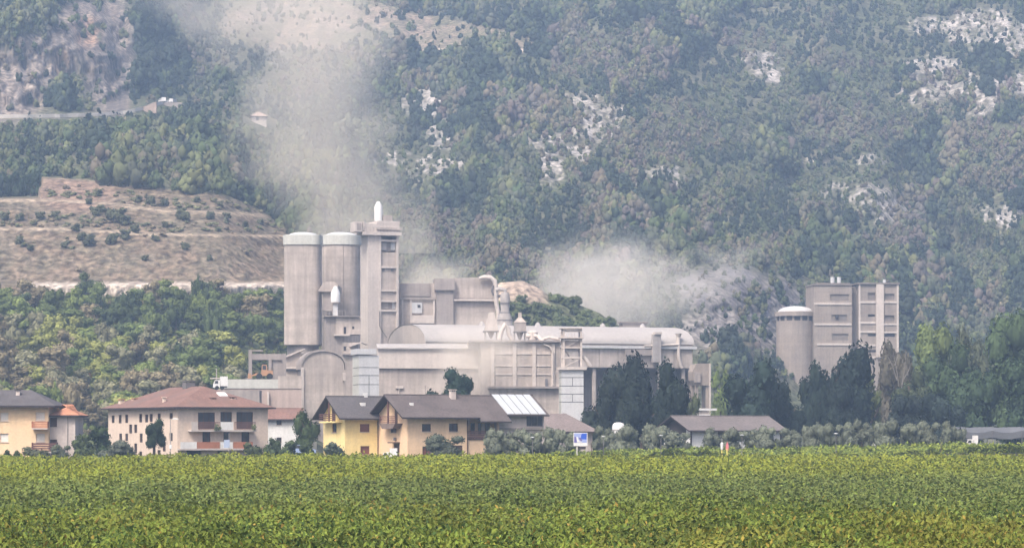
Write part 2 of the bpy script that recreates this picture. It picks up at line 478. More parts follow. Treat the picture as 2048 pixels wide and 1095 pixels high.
def line_y(px, pts):
    xs, ys = zip(*pts)
    return np.interp(px, xs, ys)
ROADL = [(-400, 240), (-60, 234), (30, 233), (120, 232), (200, 229), (250, 225), (285, 217), (305, 210), (330, 205), (352, 201), (2600, 150)]
SPUR1 = [(-500, 215), (0, 222), (330, 214), (430, 225), (520, 246), (640, 310), (740, 380), (830, 470), (930, 560), (1020, 640), (2600, 2000)]
SPUR2 = [(-500, -400), (1150, 240), (1300, 300), (1440, 340), (1560, 390), (1680, 450), (1780, 520), (1850, 590), (1950, 680), (2600, 1200)]
QUARRY_TOP = [(-500, 396), (78, 396), (82, 354), (190, 362), (300, 376), (430, 388), (490, 405), (540, 435), (575, 468), (620, 500), (640, 590), (2600, 1500)]
BENCH = [([(-500, 398), (80, 398), (200, 404), (330, 420), (470, 425), (560, 432), (2600, 440)], 5),
         ([(-500, 456), (130, 456), (330, 468), (590, 470), (2600, 475)], 6)]

def depth(px, py):
    px = np.asarray(px, float); py = np.asarray(py, float)
    xi = np.clip(np.searchsorted(CTRL_X, px) - 1, 0, len(CTRL_X) - 2)
    ya = np.array(CTRL_Y[::-1], float); T = CTRL_D[::-1]
    yi = np.clip(np.searchsorted(ya, py) - 1, 0, len(ya) - 2)
    X = np.array(CTRL_X, float)
    tx = np.clip((px - X[xi]) / (X[xi + 1] - X[xi]), 0, 1); tx = tx * tx * (3 - 2 * tx)
    ty = np.clip((py - ya[yi]) / (ya[yi + 1] - ya[yi]), 0, 1)
    D = (T[yi, xi] * (1 - tx) + T[yi, xi + 1] * tx) * (1 - ty) + (T[yi + 1, xi] * (1 - tx) + T[yi + 1, xi + 1] * tx) * ty
    # spurs standing in front of the slope behind
    s1 = line_y(px, SPUR1) + 8 * (vnoise(px / 40, px * 0 + 3, 5) - .5)
    D = D + 55 * sstep(3, -14, py - s1) * sstep(1010, 900, px) * sstep(150, 400, px)
    s2 = line_y(px, SPUR2) + 12 * (vnoise(px / 50, px * 0 + 9, 6) - .5)
    D = D + 40 * sstep(6, -26, py - s2) * sstep(1250, 1500, px) * sstep(2050, 1900, px)
    # the gully on the far right
    gx_ = line_y(py, [(-200, 1720), (120, 1760), (290, 1790), (400, 1850), (560, 1960), (900, 2100)])
    D = D + 26 * np.exp(-((px - gx_) / 45) ** 2)
    # quarry: benches (flat treads) and a sharp rim
    q = line_y(px, QUARRY_TOP)
    D = D + 16 * sstep(3, -6, py - q) * sstep(620, 560, px)
    for pts, step in BENCH:
        D = D + step * sstep(1.5, -2.5, py - line_y(px, pts)) * sstep(610, 560, px)
    D = D + 12 * sstep(569, 565, py) * sstep(640, 560, px)
    D = D - 10 * sstep(560, 568, py) * sstep(596, 588, py) * sstep(640, 560, px)
    # cliff: rough ribs and hollows
    rdl = line_y(px, ROADL); rb = sstep(30, 12, np.abs(py - rdl - 4)) * sstep(372, 350, px)
    D = D + 9 * sstep(1.5, -1.5, py - rdl - 2) * sstep(372, 350, px)
    cl = cliff_mask(px, py) * (1 - rb)
    D = D + cl * (22 * (fbm(px / 34, py / 70, 31, 4) - .5) + 16 * np.abs(fbm(px / 16, py / 26, 37, 3) - .5))
    rz = blob(px, py, 1450, 610, 130, 70)
    D = D + rz * 12 * (fbm(px / 30, py / 30, 41, 4) - .5)
    amp = sstep(600, 480, py) * (1 - quarry_mask(px, py)) * (1 - .85 * rb)
    D = D + amp * (80 * (fbm(px / 260, py / 200, 51, 3) - .5) + 34 * (fbm(px / 70, py / 55, 57, 3) - .5))
    rk = rock_mask(px, py)
    D = D - rk * (9 * np.abs(fbm(px / 22, py / 11, 45, 3) - .5) + 5 * fbm(px / 7, py / 18, 47, 2))
    D = D + 3.0 * (1 - rb) * (fbm(px / 18, py / 12, 61, 3) - .5)
    return D

def blob(px, py, cx, cy, rx, ry, soft=0.6):
    d = np.hypot((px - cx) / rx, (py - cy) / ry)
    return sstep(1.0 + soft * .5, 1.0 - soft * .5, d)

def quarry_mask(px, py):
    q = line_y(px, QUARRY_TOP)
    return sstep(-2, 2, py - q) * sstep(592, 588, py) * sstep(650, 630, px)

CLIFF = [((35, 165, 68, 66), 1), ((5, 195, 70, 50), 1), ((112, 122, 44, 62), 1), ((168, 60, 62, 62), 1), ((215, 105, 52, 120), 1), ((228, 180, 36, 60), 1), ((70, 95, 56, 26), .8), ((-80, 150, 110, 90), 1)]
def cliff_mask(px, py):
    m = np.zeros(np.broadcast(px, py).shape)
    for (a, b, c, d), s in CLIFF: m = np.maximum(m, s * blob(px, py, a, b, c, d))
    return m

ROCKS = [(1080, 265, 26, 40, 1), (1085, 335, 34, 28, 1), (1060, 285, 60, 26, .8), (870, 200, 48, 34, .75), (875, 255, 26, 40, .8), (850, 190, 40, 16, .9),
         (950, 345, 110, 26, .7), (1180, 215, 60, 26, .6), (1185, 250, 40, 30, .8), (1150, 310, 55, 22, .8), (1520, 120, 32, 12, 1), (1535, 148, 26, 14, 1),
         (1960, 55, 70, 26, .85), (2000, 75, 60, 30, .8), (1860, 135, 50, 18, .9), (1850, 175, 40, 30, .7), (1950, 175, 60, 25, .85), (2040, 170, 40, 22, .95), (1970, 210, 28, 25, .9),
         (1860, 50, 40, 16, .6), (1750, 395, 48, 22, .85), (1790, 430, 40, 20, .8), (2020, 430, 45, 18, .9), (1320, 365, 60, 12, .7), (1330, 345, 50, 10, .6), (1640, 320, 30, 10, .5), (1740, 320, 28, 10, .5),
         (550, 85, 26, 34, .7), (1300, 470, 40, 14, .6), (1030, 330, 40, 20, .6), (790, 320, 60, 18, .5), (1700, 380, 60, 14, .5)]
def rock_mask(px, py):
    m = np.zeros(np.broadcast(px, py).shape)
    for a, b, c, d, s in ROCKS: m = np.maximum(m, s * blob(px, py, a, b, c * 1.15, d * 1.15, 1.2))
    return m

def upper_mask(px, py):                          # the bare terraces high on the slope
    t = np.interp(px, [430, 470, 600, 800, 900, 1050, 1090], [60, -20, -40, 20, 40, 70, 100])
    b = np.interp(px, [430, 520, 700, 880, 1060, 1090], [75, 95, 100, 103, 105, 102])
    return sstep(-6, 8, py - t) * sstep(4, -3, py - b) * sstep(425, 470, px) * sstep(1090, 1060, px)

def scree_mask(px, py):
    return np.maximum(blob(px, py, 1470, 660, 110, 48, .8), np.maximum(blob(px, py, 1450, 580, 110, 45, .7), blob(px, py, 1560, 640, 60, 80, .8)))

print("terrain")
tx = np.arange(-380, 2431, 5.0); ty = np.arange(930, -151, -3.0)
TX, TY = np.meshgrid(tx, ty)
TD = depth(TX, TY)
TD = np.maximum.accumulate(TD + np.arange(len(ty))[:, None] * 0.02, axis=0)
def terr_D(px, py):
    """depth of the finished slope (bilinear in its grid)"""
    px = np.asarray(px, float); py = np.asarray(py, float)
    fx = np.clip((px - tx[0]) / 5.0, 0, len(tx) - 1.001); fy = np.clip((ty[0] - py) / 3.0, 0, len(ty) - 1.001)
    ix = fx.astype(int); iy = fy.astype(int); ax = fx - ix; ay = fy - iy
    return (TD[iy, ix] * (1 - ax) + TD[iy, ix + 1] * ax) * (1 - ay) + (TD[iy + 1, ix] * (1 - ax) + TD[iy + 1, ix + 1] * ax) * ay
def unproj(px, py, D):
    return np.stack([(px - CX) / F * D, D, ZC + (HY - py) / F * D], -1)
TV = unproj(TX, TY, TD)
def mixc(c, m, col):
    return c * (1 - m[..., None]) + np.asarray(col) * m[..., None]
n1 = fbm(TX / 60, TY / 40, 71, 4); n2 = fbm(TX / 14, TY / 9, 73, 3)
n3 = fbm(TX / 7, TY / 12, 79, 3)
tc_ = np.zeros(TX.shape + (3,)) + (0.092, 0.10, 0.055)
tc_ = mixc(tc_, sstep(.45, .6, n1) * .7, (0.125, 0.118, 0.08))
rm = rock_mask(TX, TY); rockm = sstep(.565, .645, n2 * .5 + n3 * .3 + fbm(TX / 5, TY / 22, 74, 2) * .2 + rm * .22) * sstep(.05, .3, rm)
tc_ = mixc(tc_, rm * .6, (0.16, 0.145, 0.115))
tc_ = mixc(tc_, rockm * (.45 + .55 * sstep(.4, .6, fbm(TX / 10, TY / 10, 76, 2))), (0.37, 0.34, 0.31))
um = upper_mask(TX, TY)
tc_ = mixc(tc_, um, (0.27, 0.215, 0.165)); tc_ = mixc(tc_, um * sstep(.42, .56, n2), (0.19, 0.165, 0.115)); tc_ = mixc(tc_, um * sstep(.5, .6, n1) * .7, (0.14, 0.14, 0.08))
tc_ = mixc(tc_, um * sstep(5, 2, np.abs(TY - 101)) * sstep(820, 900, TX), (0.55, 0.47, 0.40))
qm = quarry_mask(TX, TY)
tc_ = mixc(tc_, qm, (0.16, 0.122, 0.086))
tc_ = mixc(tc_, qm * sstep(.42, .62, n1), (0.145, 0.122, 0.088)); tc_ = mixc(tc_, qm * sstep(.48, .62, fbm(TX / 9, TY / 40 + TX / 60, 77, 3)) * .5, (0.20, 0.155, 0.112)); tc_ = mixc(tc_, qm * sstep(.5, .64, fbm(TX / 22, TY / 7, 78, 4)) * .45, (0.125, 0.115, 0.08))
tc_ = mixc(tc_, qm * sstep(.5, .6, n2) * .4, (0.15, 0.125, 0.085))
tc_ = mixc(tc_, qm * blob(TX, TY, 150, 385, 80, 40) * .8, (0.235, 0.165, 0.125))
tc_ = mixc(tc_, qm * sstep(.55, .7, n3) * sstep(490, 560, TY) * .7, (0.235, 0.178, 0.132))
for pts, st in BENCH + [([(-500, 340), (80, 350), (200, 360), (330, 375), (470, 383), (560, 395), (2600, 700)], 0)]:
    by = line_y(TX, pts) + 2
    tc_ = mixc(tc_, qm * sstep(3.6, 1.8, np.abs(TY - by)) * .85, (0.34, 0.275, 0.205))
pale = sstep(30, 60, TX) * sstep(660, 620, TX) * sstep(562, 567, TY + 6 * (n3 - .5)) * sstep(593, 586, TY + 10 * (n2 - .5) - 0.006 * (TX - 300))
tc_ = mixc(tc_, pale, (0.52, 0.45, 0.38)); tc_ = mixc(tc_, pale * sstep(.5, .6, n3), (0.36, 0.30, 0.25))
cm = cliff_mask(TX, TY) * sstep(.30, .42, fbm(TX / 25, TY / 25, 83, 3) + .14)
tc_ = mixc(tc_, cm, (0.185, 0.155, 0.135)); tc_ = mixc(tc_, cm * sstep(.48, .62, n3), (0.26, 0.22, 0.185))
tc_ = mixc(tc_, cm * blob(TX, TY, 175, 65, 26, 30), (0.30, 0.205, 0.15)); tc_ = mixc(tc_, cm * blob(TX, TY, 122, 125, 14, 26), (0.33, 0.235, 0.165))
tc_ = mixc(tc_, cm * sstep(.56, .66, fbm(TX / 12, TY / 30, 89, 3)), (0.13, 0.115, 0.105))
sm = scree_mask(TX, TY)
tc_ = mixc(tc_, sm, (0.165, 0.15, 0.142)); tc_ = mixc(tc_, sm * sstep(.47, .56, n3 * .6 + n2 * .4) * sstep(600, 650, TY), (0.27, 0.245, 0.225))
tc_ = mixc(tc_, sm * sstep(.5, .6, fbm(TX / 9, TY / 30, 91, 3)) * sstep(640, 600, TY), (0.12, 0.11, 0.12))
wood = sstep(588, 596, TY) * sstep(640, 600, TX)
tc_ = mixc(tc_, wood, (0.07, 0.085, 0.035))
HILL = bpy.data.materials.new("hillside"); HILL.use_nodes = True
_n = HILL.node_tree; _a = _n.nodes.new("ShaderNodeAttribute"); _a.attribute_name = "leafcol"
_t = _n.nodes.new("ShaderNodeTexCoord"); _z = _n.nodes.new("ShaderNodeTexNoise"); _z.inputs["Scale"].default_value = 0.45; _z.inputs["Detail"].default_value = 6
_m = _n.nodes.new("ShaderNodeMapRange"); _m.inputs[1].default_value = .3; _m.inputs[2].default_value = .7; _m.inputs[3].default_value = .6; _m.inputs[4].default_value = 1.4
_s = _n.nodes.new("ShaderNodeVectorMath"); _s.operation = 'SCALE'
_b = _n.nodes.new("ShaderNodeBump"); _b.inputs["Distance"].default_value = 1.8; _b.inputs["Strength"].default_value = .8
_n.links.new(_t.outputs["Object"], _z.inputs["Vector"]); _n.links.new(_z.outputs["Fac"], _m.inputs[0]); _n.links.new(_a.outputs["Color"], _s.inputs[0])
_mp = _n.nodes.new("ShaderNodeMapping"); _mp.inputs["Scale"].default_value = (.55, .55, .2); _n.links.new(_t.outputs["Object"], _mp.inputs[0])
_z2 = _n.nodes.new("ShaderNodeTexNoise"); _z2.inputs["Scale"].default_value = 1.0; _z2.inputs["Detail"].default_value = 5; _n.links.new(_mp.outputs[0], _z2.inputs["Vector"])
_m2 = _n.nodes.new("ShaderNodeMapRange"); _m2.inputs[1].default_value = .35; _m2.inputs[2].default_value = .65; _m2.inputs[3].default_value = .55; _m2.inputs[4].default_value = 1.4
_n.links.new(_z2.outputs["Fac"], _m2.inputs[0]); _mm = _n.nodes.new("ShaderNodeMath"); _mm.operation = 'MULTIPLY'; _n.links.new(_m.outputs[0], _mm.inputs[0]); _n.links.new(_m2.outputs[0], _mm.inputs[1])
_n.links.new(_mm.outputs[0], _s.inputs["Scale"]); _n.links.new(_s.outputs[0], _n.nodes["Principled BSDF"].inputs["Base Color"])
_n.links.new(_z.outputs["Fac"], _b.inputs["Height"]); _n.links.new(_b.outputs[0], _n.nodes["Principled BSDF"].inputs["Normal"])
_n.nodes["Principled BSDF"].inputs["Roughness"].default_value = .95; _n.nodes["Principled BSDF"].inputs["Specular IOR Level"].default_value = .1
nx, ny = len(tx), len(ty)
ii = np.arange(nx * ny).reshape(ny, nx)
FQ = np.stack([ii[:-1, :-1], ii[:-1, 1:], ii[1:, 1:], ii[1:, :-1]], -1).reshape(-1, 4)
hill = np_mesh("mountain", TV.reshape(-1, 3), FQ, HILL, col=tc_.reshape(-1, 3), smooth=True)
tag(hill, kind="structure")

# ------------------------------------------------------------------ foliage
ICO_V = {}
def ico(sub):
    if sub not in ICO_V:
        bm = bmesh.new(); bmesh.ops.create_icosphere(bm, subdivisions=sub, radius=1.0)
        bm.verts.ensure_lookup_table()
        ICO_V[sub] = (np.array([v.co[:] for v in bm.verts]), np.array([[v.index for v in f.verts] for f in bm.faces]))
        bm.free()
    return ICO_V[sub]

def crown(seed, rx=1.0, rz=1.0, nblob=8, nleaf=160, leaf=0.2, blob_r=(.34, .52), cone=0.0, flat=0.0, core=2, tonevar=.22, upright=0.0, core_r=.74, out=1.15):
    """leaf sprays over a handful of overlapping boughs: unit crown standing on z = 0, about 2*rz high.
    returns vertices, quads, tones"""
    g = np.random.default_rng(seed)
    cs = []; rs = []
    for k in range(nblob):
        t = g.uniform(0, 1); a = g.uniform(0, 2 * np.pi) + k * 2.4
        h = g.uniform(-.62, .66)
        rad = math.sqrt(max(0, 1 - h * h)) * g.uniform(.25, .66)
        if cone: rad *= (1 - cone * (h + .62) / 1.3)
        r = g.uniform(*blob_r) * (1 - .45 * cone * (h + .6) / 1.25)
        cs.append((rad * math.cos(a) * rx, rad * math.sin(a) * rx, (h * (1 - flat)) * rz)); rs.append(r)
    cs.append((0, 0, 0)); rs.append(.5 * (1 - .2 * cone))
    if cone: cs.append((0, 0, rz * .78)); rs.append(.2)
    cs = np.array(cs); rs = np.array(rs)
    V = []; Fq = []; T = []
    n = nleaf; pr = rs ** 2 / (rs ** 2).sum()
    b = g.choice(len(rs), n, p=pr)
    d = g.normal(size=(n, 3)); d[:, 2] += .25; d /= np.linalg.norm(d, axis=1)[:, None]
    sc = np.array([min(rx, 1.0), min(rx, 1.0), min(rz, 1.0)])
    p = cs[b] + d * (rs[b] * g.uniform(.70, out, n))[:, None] * sc
    nr = d + g.normal(size=(n, 3)) * .45; nr /= np.linalg.norm(nr, axis=1)[:, None]
    up = np.array([0, 0, 1.0]); a1 = np.cross(nr, g.normal(size=(n, 3)) + up * upright * 4); a1 /= np.linalg.norm(a1, axis=1)[:, None] + 1e-9
    a2 = np.cross(nr, a1)
    s = leaf * g.uniform(.6, 1.35, n)[:, None]
    q = np.stack([p - a1 * s * .55, p - a2 * s * .9 + nr * s * .1, p + a1 * s * .55, p + a2 * s * .9], 1).reshape(-1, 3)
    V.append(q); Fq.append(np.arange(n * 4).reshape(n, 4))
    bt = 1 + g.uniform(-1, 1, len(rs)) * tonevar
    T.append(np.repeat(bt[b] * (1 + g.uniform(-1, 1, n) * tonevar * .8), 4))
    if core:
        iv, itf = ico(core); o = n * 4
        for c, r, t in zip(cs, rs, bt):
            jit = 1 + .25 * g.uniform(-1, 1, len(iv))[:, None]
            V.append(c + iv * r * core_r * jit * sc); Fq.append(np.stack([itf[:, 0], itf[:, 1], itf[:, 2], itf[:, 2]], 1) + o)
            T.append(np.full(len(iv), t) * (1 + .15 * g.uniform(-1, 1, len(iv)))); o += len(iv)
    V = np.concatenate(V); Fq = np.concatenate(Fq); T = np.concatenate(T)
    V[:, :2] *= rx / np.percentile(np.hypot(V[:, 0], V[:, 1]), 98)
    lo, hi = np.percentile(V[:, 2], (1, 99.5)); V[:, 2] = (V[:, 2] - lo) / (hi - lo) * 2 * rz
    return V, Fq, T

def np_mesh_tri(V, Fq, T, name, m, col):
    """like np_mesh but quads whose last corner repeats become triangles"""
    tri = Fq[:, 2] == Fq[:, 3]
    me = bpy.data.meshes.new(name)
    Q, Tt = Fq[~tri], Fq[tri][:, :3]
    me.vertices.add(len(V)); me.vertices.foreach_set("co", np.ascontiguousarray(V, np.float32).ravel())
    lv = np.concatenate([Q.ravel(), Tt.ravel()]).astype(np.int32)
    me.loops.add(len(lv)); me.loops.foreach_set("vertex_index", lv)
    me.polygons.add(len(Q) + len(Tt))
    ls = np.concatenate([np.arange(len(Q)) * 4, len(Q) * 4 + np.arange(len(Tt)) * 3]).astype(np.int32)
    me.polygons.foreach_set("loop_start", ls)
    sm = np.zeros(len(ls), bool); sm[len(Q):] = True
    me.polygons.foreach_set("use_smooth", sm)
    me.update(calc_edges=True)
    a = me.attributes.new("leafcol", 'FLOAT_COLOR', 'POINT')
    c = np.ones((len(V), 4), np.float32); c[:, :3] = col
    a.data.foreach_set("color", c.ravel())
    me.materials.append(m)
    return me

def leaf_mass(name, templates, kind, pos, rad, hgt, colr, rngl):
    """one mass of growth: every plant of it a full crown of leaf sprays"""
    VV, FF, CC = [], [], []; off = 0
    for t, (V, Fq, T) in enumerate(templates):
        s = np.nonzero(kind == t)[0]
        if not len(s): continue
        a = rngl.uniform(0, 2 * np.pi, len(s)); ca, sa = np.cos(a), np.sin(a)
        X = V[None, :, 0] * rad[s, None]; Y = V[None, :, 1] * rad[s, None]; Z = V[None, :, 2] * hgt[s, None]
        W = np.stack([X * ca[:, None] - Y * sa[:, None] + pos[s, 0:1], X * sa[:, None] + Y * ca[:, None] + pos[s, 1:2], Z + pos[s, 2:3]], -1)
        VV.append(W.reshape(-1, 3))
        FF.append((Fq[None] + (np.arange(len(s)) * len(V))[:, None, None] + off).reshape(-1, 4))
        CC.append((T[None, :, None] * colr[s][:, None, :]).reshape(-1, 3)); off += len(s) * len(V)
    me = np_mesh_tri(np.concatenate(VV), np.concatenate(FF), None, name, FOL_VTX, np.clip(np.concatenate(CC), 0, 1))
    return link(bpy.data.objects.new(name, me))

# ------------------------------------------------------------------ the far woods and scrub on the mountain
print("forest")
FT = [crown(100 + k, 1.0, 1.0, 7, 90, .19, (.34, .54), core=1, core_r=.95, out=1.12, tonevar=.12) for k in range(5)] + \
     [crown(120 + k, .8, 1.5, 7, 90, .2, (.34, .5), cone=.7, core=1, core_r=.95, out=1.12, tonevar=.12) for k in range(2)]
NC = 46000
fx_ = rng.uniform(-330, 2380, NC); fy_ = rng.uniform(-140, 760, NC)
qm_ = quarry_mask(fx_, fy_); um_ = upper_mask(fx_, fy_); rk_ = rock_mask(fx_, fy_); cf_ = cliff_mask(fx_, fy_); sc_ = scree_mask(fx_, fy_)
big = fbm(fx_ / 110, fy_ / 80, 201, 3); patch = fbm(fx_ / 60, fy_ / 45, 207, 3); hue = fbm(fx_ / 150, fy_ / 90, 211, 3)
s1_ = line_y(fx_, SPUR1); nearhill = sstep(-5, 10, fy_ - s1_) * sstep(1000, 900, fx_)
keep = .85 * np.ones(NC)
keep *= (1 - .5 * sstep(.2, .7, rk_)) * (1 - .72 * um_) * (1 - .88 * sstep(.15, .5, cf_)) * (1 - .8 * sc_)
keep[(qm_ > .1)] = 0
keep[(fy_ > 580) & (fx_ < 640)] = 0
keep[(fy_ > 690) & (fx_ < 1420)] = 0
roady = line_y(fx_, [(-330, 232), (0, 231), (120, 229), (230, 225), (300, 214), (350, 200)])
keep[(fx_ < 370) & (np.abs(fy_ - roady - 6) < 13)] = 0
keep[(np.abs(fx_ - 518) < 34) & (fy_ > 238) & (fy_ < 275)] = 0
ok = rng.uniform(0, 1, NC) < keep
fx_, fy_, big, patch, hue, nearhill, rk_, um_, cf_, sc_ = [a[ok] for a in (fx_, fy_, big, patch, hue, nearhill, rk_, um_, cf_, sc_)]
n = len(fx_); print("trees", n)
fD = terr_D(fx_, fy_); fpos = unproj(fx_, fy_, fD)
fr = (1.15 + 2.0 * sstep(.42, .66, big)) * rng.uniform(.55, 1.4, n)
fr = np.where((um_ > .3) | (sc_ > .3), np.minimum(fr * .6, 1.7), fr); fr = np.where(rk_ > .25, fr * .72, fr)
ry_ = line_y(fx_, ROADL); fr = np.where((fx_ < 365) & (fy_ > ry_) & (fy_ < ry_ + 110), np.minimum(fr, .15 + np.maximum(fy_ - ry_ - 5, 0) * fD / F / 2.7), fr)
fr = np.where(cf_ > .2, np.minimum(fr, 1.5), fr)
fr = np.where(nearhill > .5, fr * 1.1, fr)
fh = fr * rng.uniform(.8, 1.25, n)
PAL = np.array([(.046, .062, .042), (.084, .108, .050), (.138, .150, .070), (.160, .142, .098), (.142, .122, .105), (.108, .120, .076), (.2, .23, .05)])
u = rng.uniform(0, 1, n)
ci = np.where(patch > .555, np.where(u < .85, 0, 1), np.where(hue > .52, np.where(u < .45, 5, np.where(u < .75, 1, 2)), np.where(u < .38, 3, np.where(u < .62, 4, np.where(u < .85, 5, 2)))))
nearhill = np.maximum(nearhill, sstep(-5, 20, fy_ - line_y(fx_, SPUR2)) * sstep(1200, 1400, fx_) * (rng.uniform(0, 1, n) < .65))
ci = np.where(nearhill > .5, np.where(patch > .55, np.where(u < .6, 0, 1), np.where(u < .35, 2, np.where(u < .72, 1, np.where(u < .9, 5, 3)))), ci)
fc = 1.12 * PAL[ci] * (.78 + .5 * fbm(fx_ / 90, fy_ / 60, 221, 3))[:, None] * (1 + rng.uniform(-.14, .15, (n, 1))) * (1 + rng.uniform(-.05, .05, (n, 3)))
fk = rng.integers(0, 5, n); fk = np.where((ci == 0) & (rng.uniform(0, 1, n) < .45), rng.integers(5, 7, n), fk)
fpos[:, 2] -= fr * .25
forest = leaf_mass("mountain_forest", FT, fk, fpos, fr, fh, fc, rng)
tag(forest, "dense scrub and oak wood covering the hazy mountain slope", "forest", kind="stuff")

# low growth under the foothill wood and along its foot
NU = 2600
ux = rng.uniform(-340, 620, NU); uy = rng.uniform(598, 880, NU)
ok = rng.uniform(0, 1, NU) < .8
ux, uy = ux[ok], uy[ok]; n = len(ux)
up_ = unproj(ux, uy, terr_D(ux, uy)); ur = rng.uniform(.6, 1.5, n)
uc = np.array([(.12, .15, .05), (.16, .175, .06), (.085, .105, .042), (.16, .14, .08)])[rng.integers(0, 4, n)] * (1 + rng.uniform(-.2, .2, (n, 1)))
up_[:, 2] -= .3
und = leaf_mass("undergrowth", FT[:5], rng.integers(0, 5, n), up_, ur, ur * .8, uc, rng)
tag(und, "low green undergrowth between the foothill trees", "undergrowth", kind="stuff")

NQ = 2600
ux = rng.uniform(-330, 590, NQ); uy = rng.uniform(358, 566, NQ)
band = np.zeros(NQ)
for pts, st in BENCH:
    by = line_y(ux, pts); band = np.maximum(band, sstep(34, 8, by - uy) * (uy < by - 2))
ok = (quarry_mask(ux, uy) > .9) & (fbm(ux / 45, uy / 22, 231, 3) * .5 + band * .42 > rng.uniform(.30, .62, NQ))
ux, uy = ux[ok], uy[ok]; n = len(ux)
up_ = unproj(ux, uy, terr_D(ux, uy)); ur = rng.uniform(.3, 1.3, n)
uc = np.array([(.165, .155, .095), (.15, .155, .085), (.18, .15, .105), (.135, .145, .075)])[rng.integers(0, 4, n)] * (1 + rng.uniform(-.25, .25, (n, 1)))
up_[:, 2] -= .1; ur *= 1.1; uc = uc * 1.45
qs = leaf_mass("quarry_scrub", FT[:5], rng.integers(0, 5, n), up_, ur, ur * .4, uc, rng)
tag(qs, "thin dry weeds scattered over the quarry terraces", "scrub", kind="stuff")

# ------------------------------------------------------------------ single trees
CROWNS = {}
def crown_mesh(kind, k):
    key = (kind, k)
    if key not in CROWNS:
        spec = {
            'round': dict(rx=1, rz=1, nblob=11, nleaf=900, leaf=.105, blob_r=(.28, .46)),
            'loose': dict(rx=1, rz=1.1, nblob=14, nleaf=1000, leaf=.095, blob_r=(.22, .36)),
            'dark': dict(rx=1, rz=1.0, nblob=16, nleaf=3600, leaf=.058, blob_r=(.26, .42), tonevar=.3, out=1.06),
            'cone': dict(rx=1, rz=1.25, nblob=20, nleaf=1700, leaf=.10, blob_r=(.24, .40), cone=.5, tonevar=.3),
            'big': dict(rx=1, rz=1.1, nblob=22, nleaf=4800, leaf=.05, blob_r=(.2, .36), out=1.06, tonevar=.28),
            'olive': dict(rx=1, rz=.85, nblob=13, nleaf=1800, leaf=.07, out=1.07, blob_r=(.24, .40), tonevar=.16, upright=.3),
            'bush': dict(rx=1, rz=.8, nblob=8, nleaf=420, leaf=.15, blob_r=(.3, .46)),
            'spray': dict(rx=1, rz=.9, nblob=12, nleaf=900, leaf=.11, blob_r=(.22, .36), upright=.8),
        }[kind]
        V, Fq, T = crown(1000 + hash((kind, k)) % 1 + sum(map(ord, kind)) * 7 + k, **spec)
        CROWNS[key] = np_mesh_tri(V, Fq, None, "crown", FOL_OBJ, T[:, None] * np.ones(3))
    return CROWNS[key]
TRUNKS = []
for k in range(3):
    g_ = random.Random(50 + k); mb = MB()
    mb.tube([(0, 0, -.1), (g_.uniform(-.03, .03), g_.uniform(-.03, .03), .35), (g_.uniform(-.08, .08), g_.uniform(-.08, .08), .7), (g_.uniform(-.1, .1), g_.uniform(-.1, .1), 1.0)], [.075, .06, .045, .02], 8)
    for q in range(5):
        a = q * 2.2 + g_.uniform(-.4, .4); h = g_.uniform(.35, .75)
        mb.tube([(0, 0, h), (.16 * math.cos(a), .16 * math.sin(a), h + .12), (.3 * math.cos(a), .3 * math.sin(a), h + g_.uniform(.2, .3))], [.035, .022, .008], 6)
    o_ = mb.build("trunk", BARK); TRUNKS.append(o_.data); bpy.data.objects.remove(o_)

def tree(name, label, cat, base, rad, height, kind, col, var=0, trunk=.22, group=None, rz=None):
    """a plant: crown and tapered trunk with limbs under an Empty at its foot"""
    r = empty(name, base, rnd.uniform(0, 6.28) if rz is None else rz, label, cat, group)
    c = bpy.data.objects.new("crown", crown_mesh(kind, var)); link(c, r)
    rzs = {'round': 1, 'loose': 1.1, 'dark': 1, 'cone': 1.25, 'big': 1.1, 'olive': .85, 'bush': .8, 'spray': .9}[kind]
    hc = height * (1 - trunk)
    c.location = (0, 0, height * trunk); c.scale = (rad, rad, hc / (2.0 * rzs))
    c.color = (*col, 1)
    t = bpy.data.objects.new("trunk", TRUNKS[var % 3]); link(t, r)
    t.scale = (height * .5 + rad * .3, height * .5 + rad * .3, height * .8)
    return r
def tree_px(name, label, cat, px0, px1, pytop, D, kind, col, var=0, trunk=.2, group=None, zb=None):
    """a plant between photo columns px0 and px1, its top at row pytop, D metres away"""
    px = (px0 + px1) / 2; x = (px - CX) / F * D
    zb = float(gz(x, D)) if zb is None else zb
    zt = ZC + (HY - pytop) / F * D
    col = tuple(1.12 * c for c in col)
    return tree(name, label, cat, (x, D, zb), (px1 - px0) / 2 / F * D, zt - zb, kind, col, var, trunk, group)

# ================================================================== HOUSES
print("houses")
# --- apricot apartment house, cut by the picture edge
b = Bld("apartment_house", "apricot three-storey house with a grey hip roof and white shutters", "house", -75, 415, 0)
ze = b.z(812); xr = b.x(97)
ws = [b.rect(-62, 824, -42, 841), b.rect(-62, 866, -42, 883), b.rect(0, 824, 17, 841), b.rect(71, 823, 90, 840), b.rect(0, 866, 17, 883), b.rect(72, 866, 90, 883)]
walls(b, 0, xr, 0, 10, -1, ze, P_ORANGE, ws)
for h in ws: window(b, h, pane=SHUT, frame=P_CREAM, mull=0)
rf = hip_roof(b, 0, xr, 0, 10, ze + .12, b.z(779, 5, 5), 1.25, ROOF_G, inset=4.6)
chimney(b, rf, b.x(36, 3), 3.0, b.z(797, 5, 3), b.z(783, 5, 3), .55, P_GREY, ROOF_G)
at_ = MB().tube([(b.x(31, 5), 5, b.z(782, 5, 5)), (b.x(31, 5), 5, b.z(762, 5, 5))], .035, 6); at_.tube([(b.x(27, 5), 5, b.z(765, 5, 5)), (b.x(35, 5), 5, b.z(765, 5, 5))], .025, 5); at_.build("aerial", STEEL_D, rf)
xw = b.x(148)
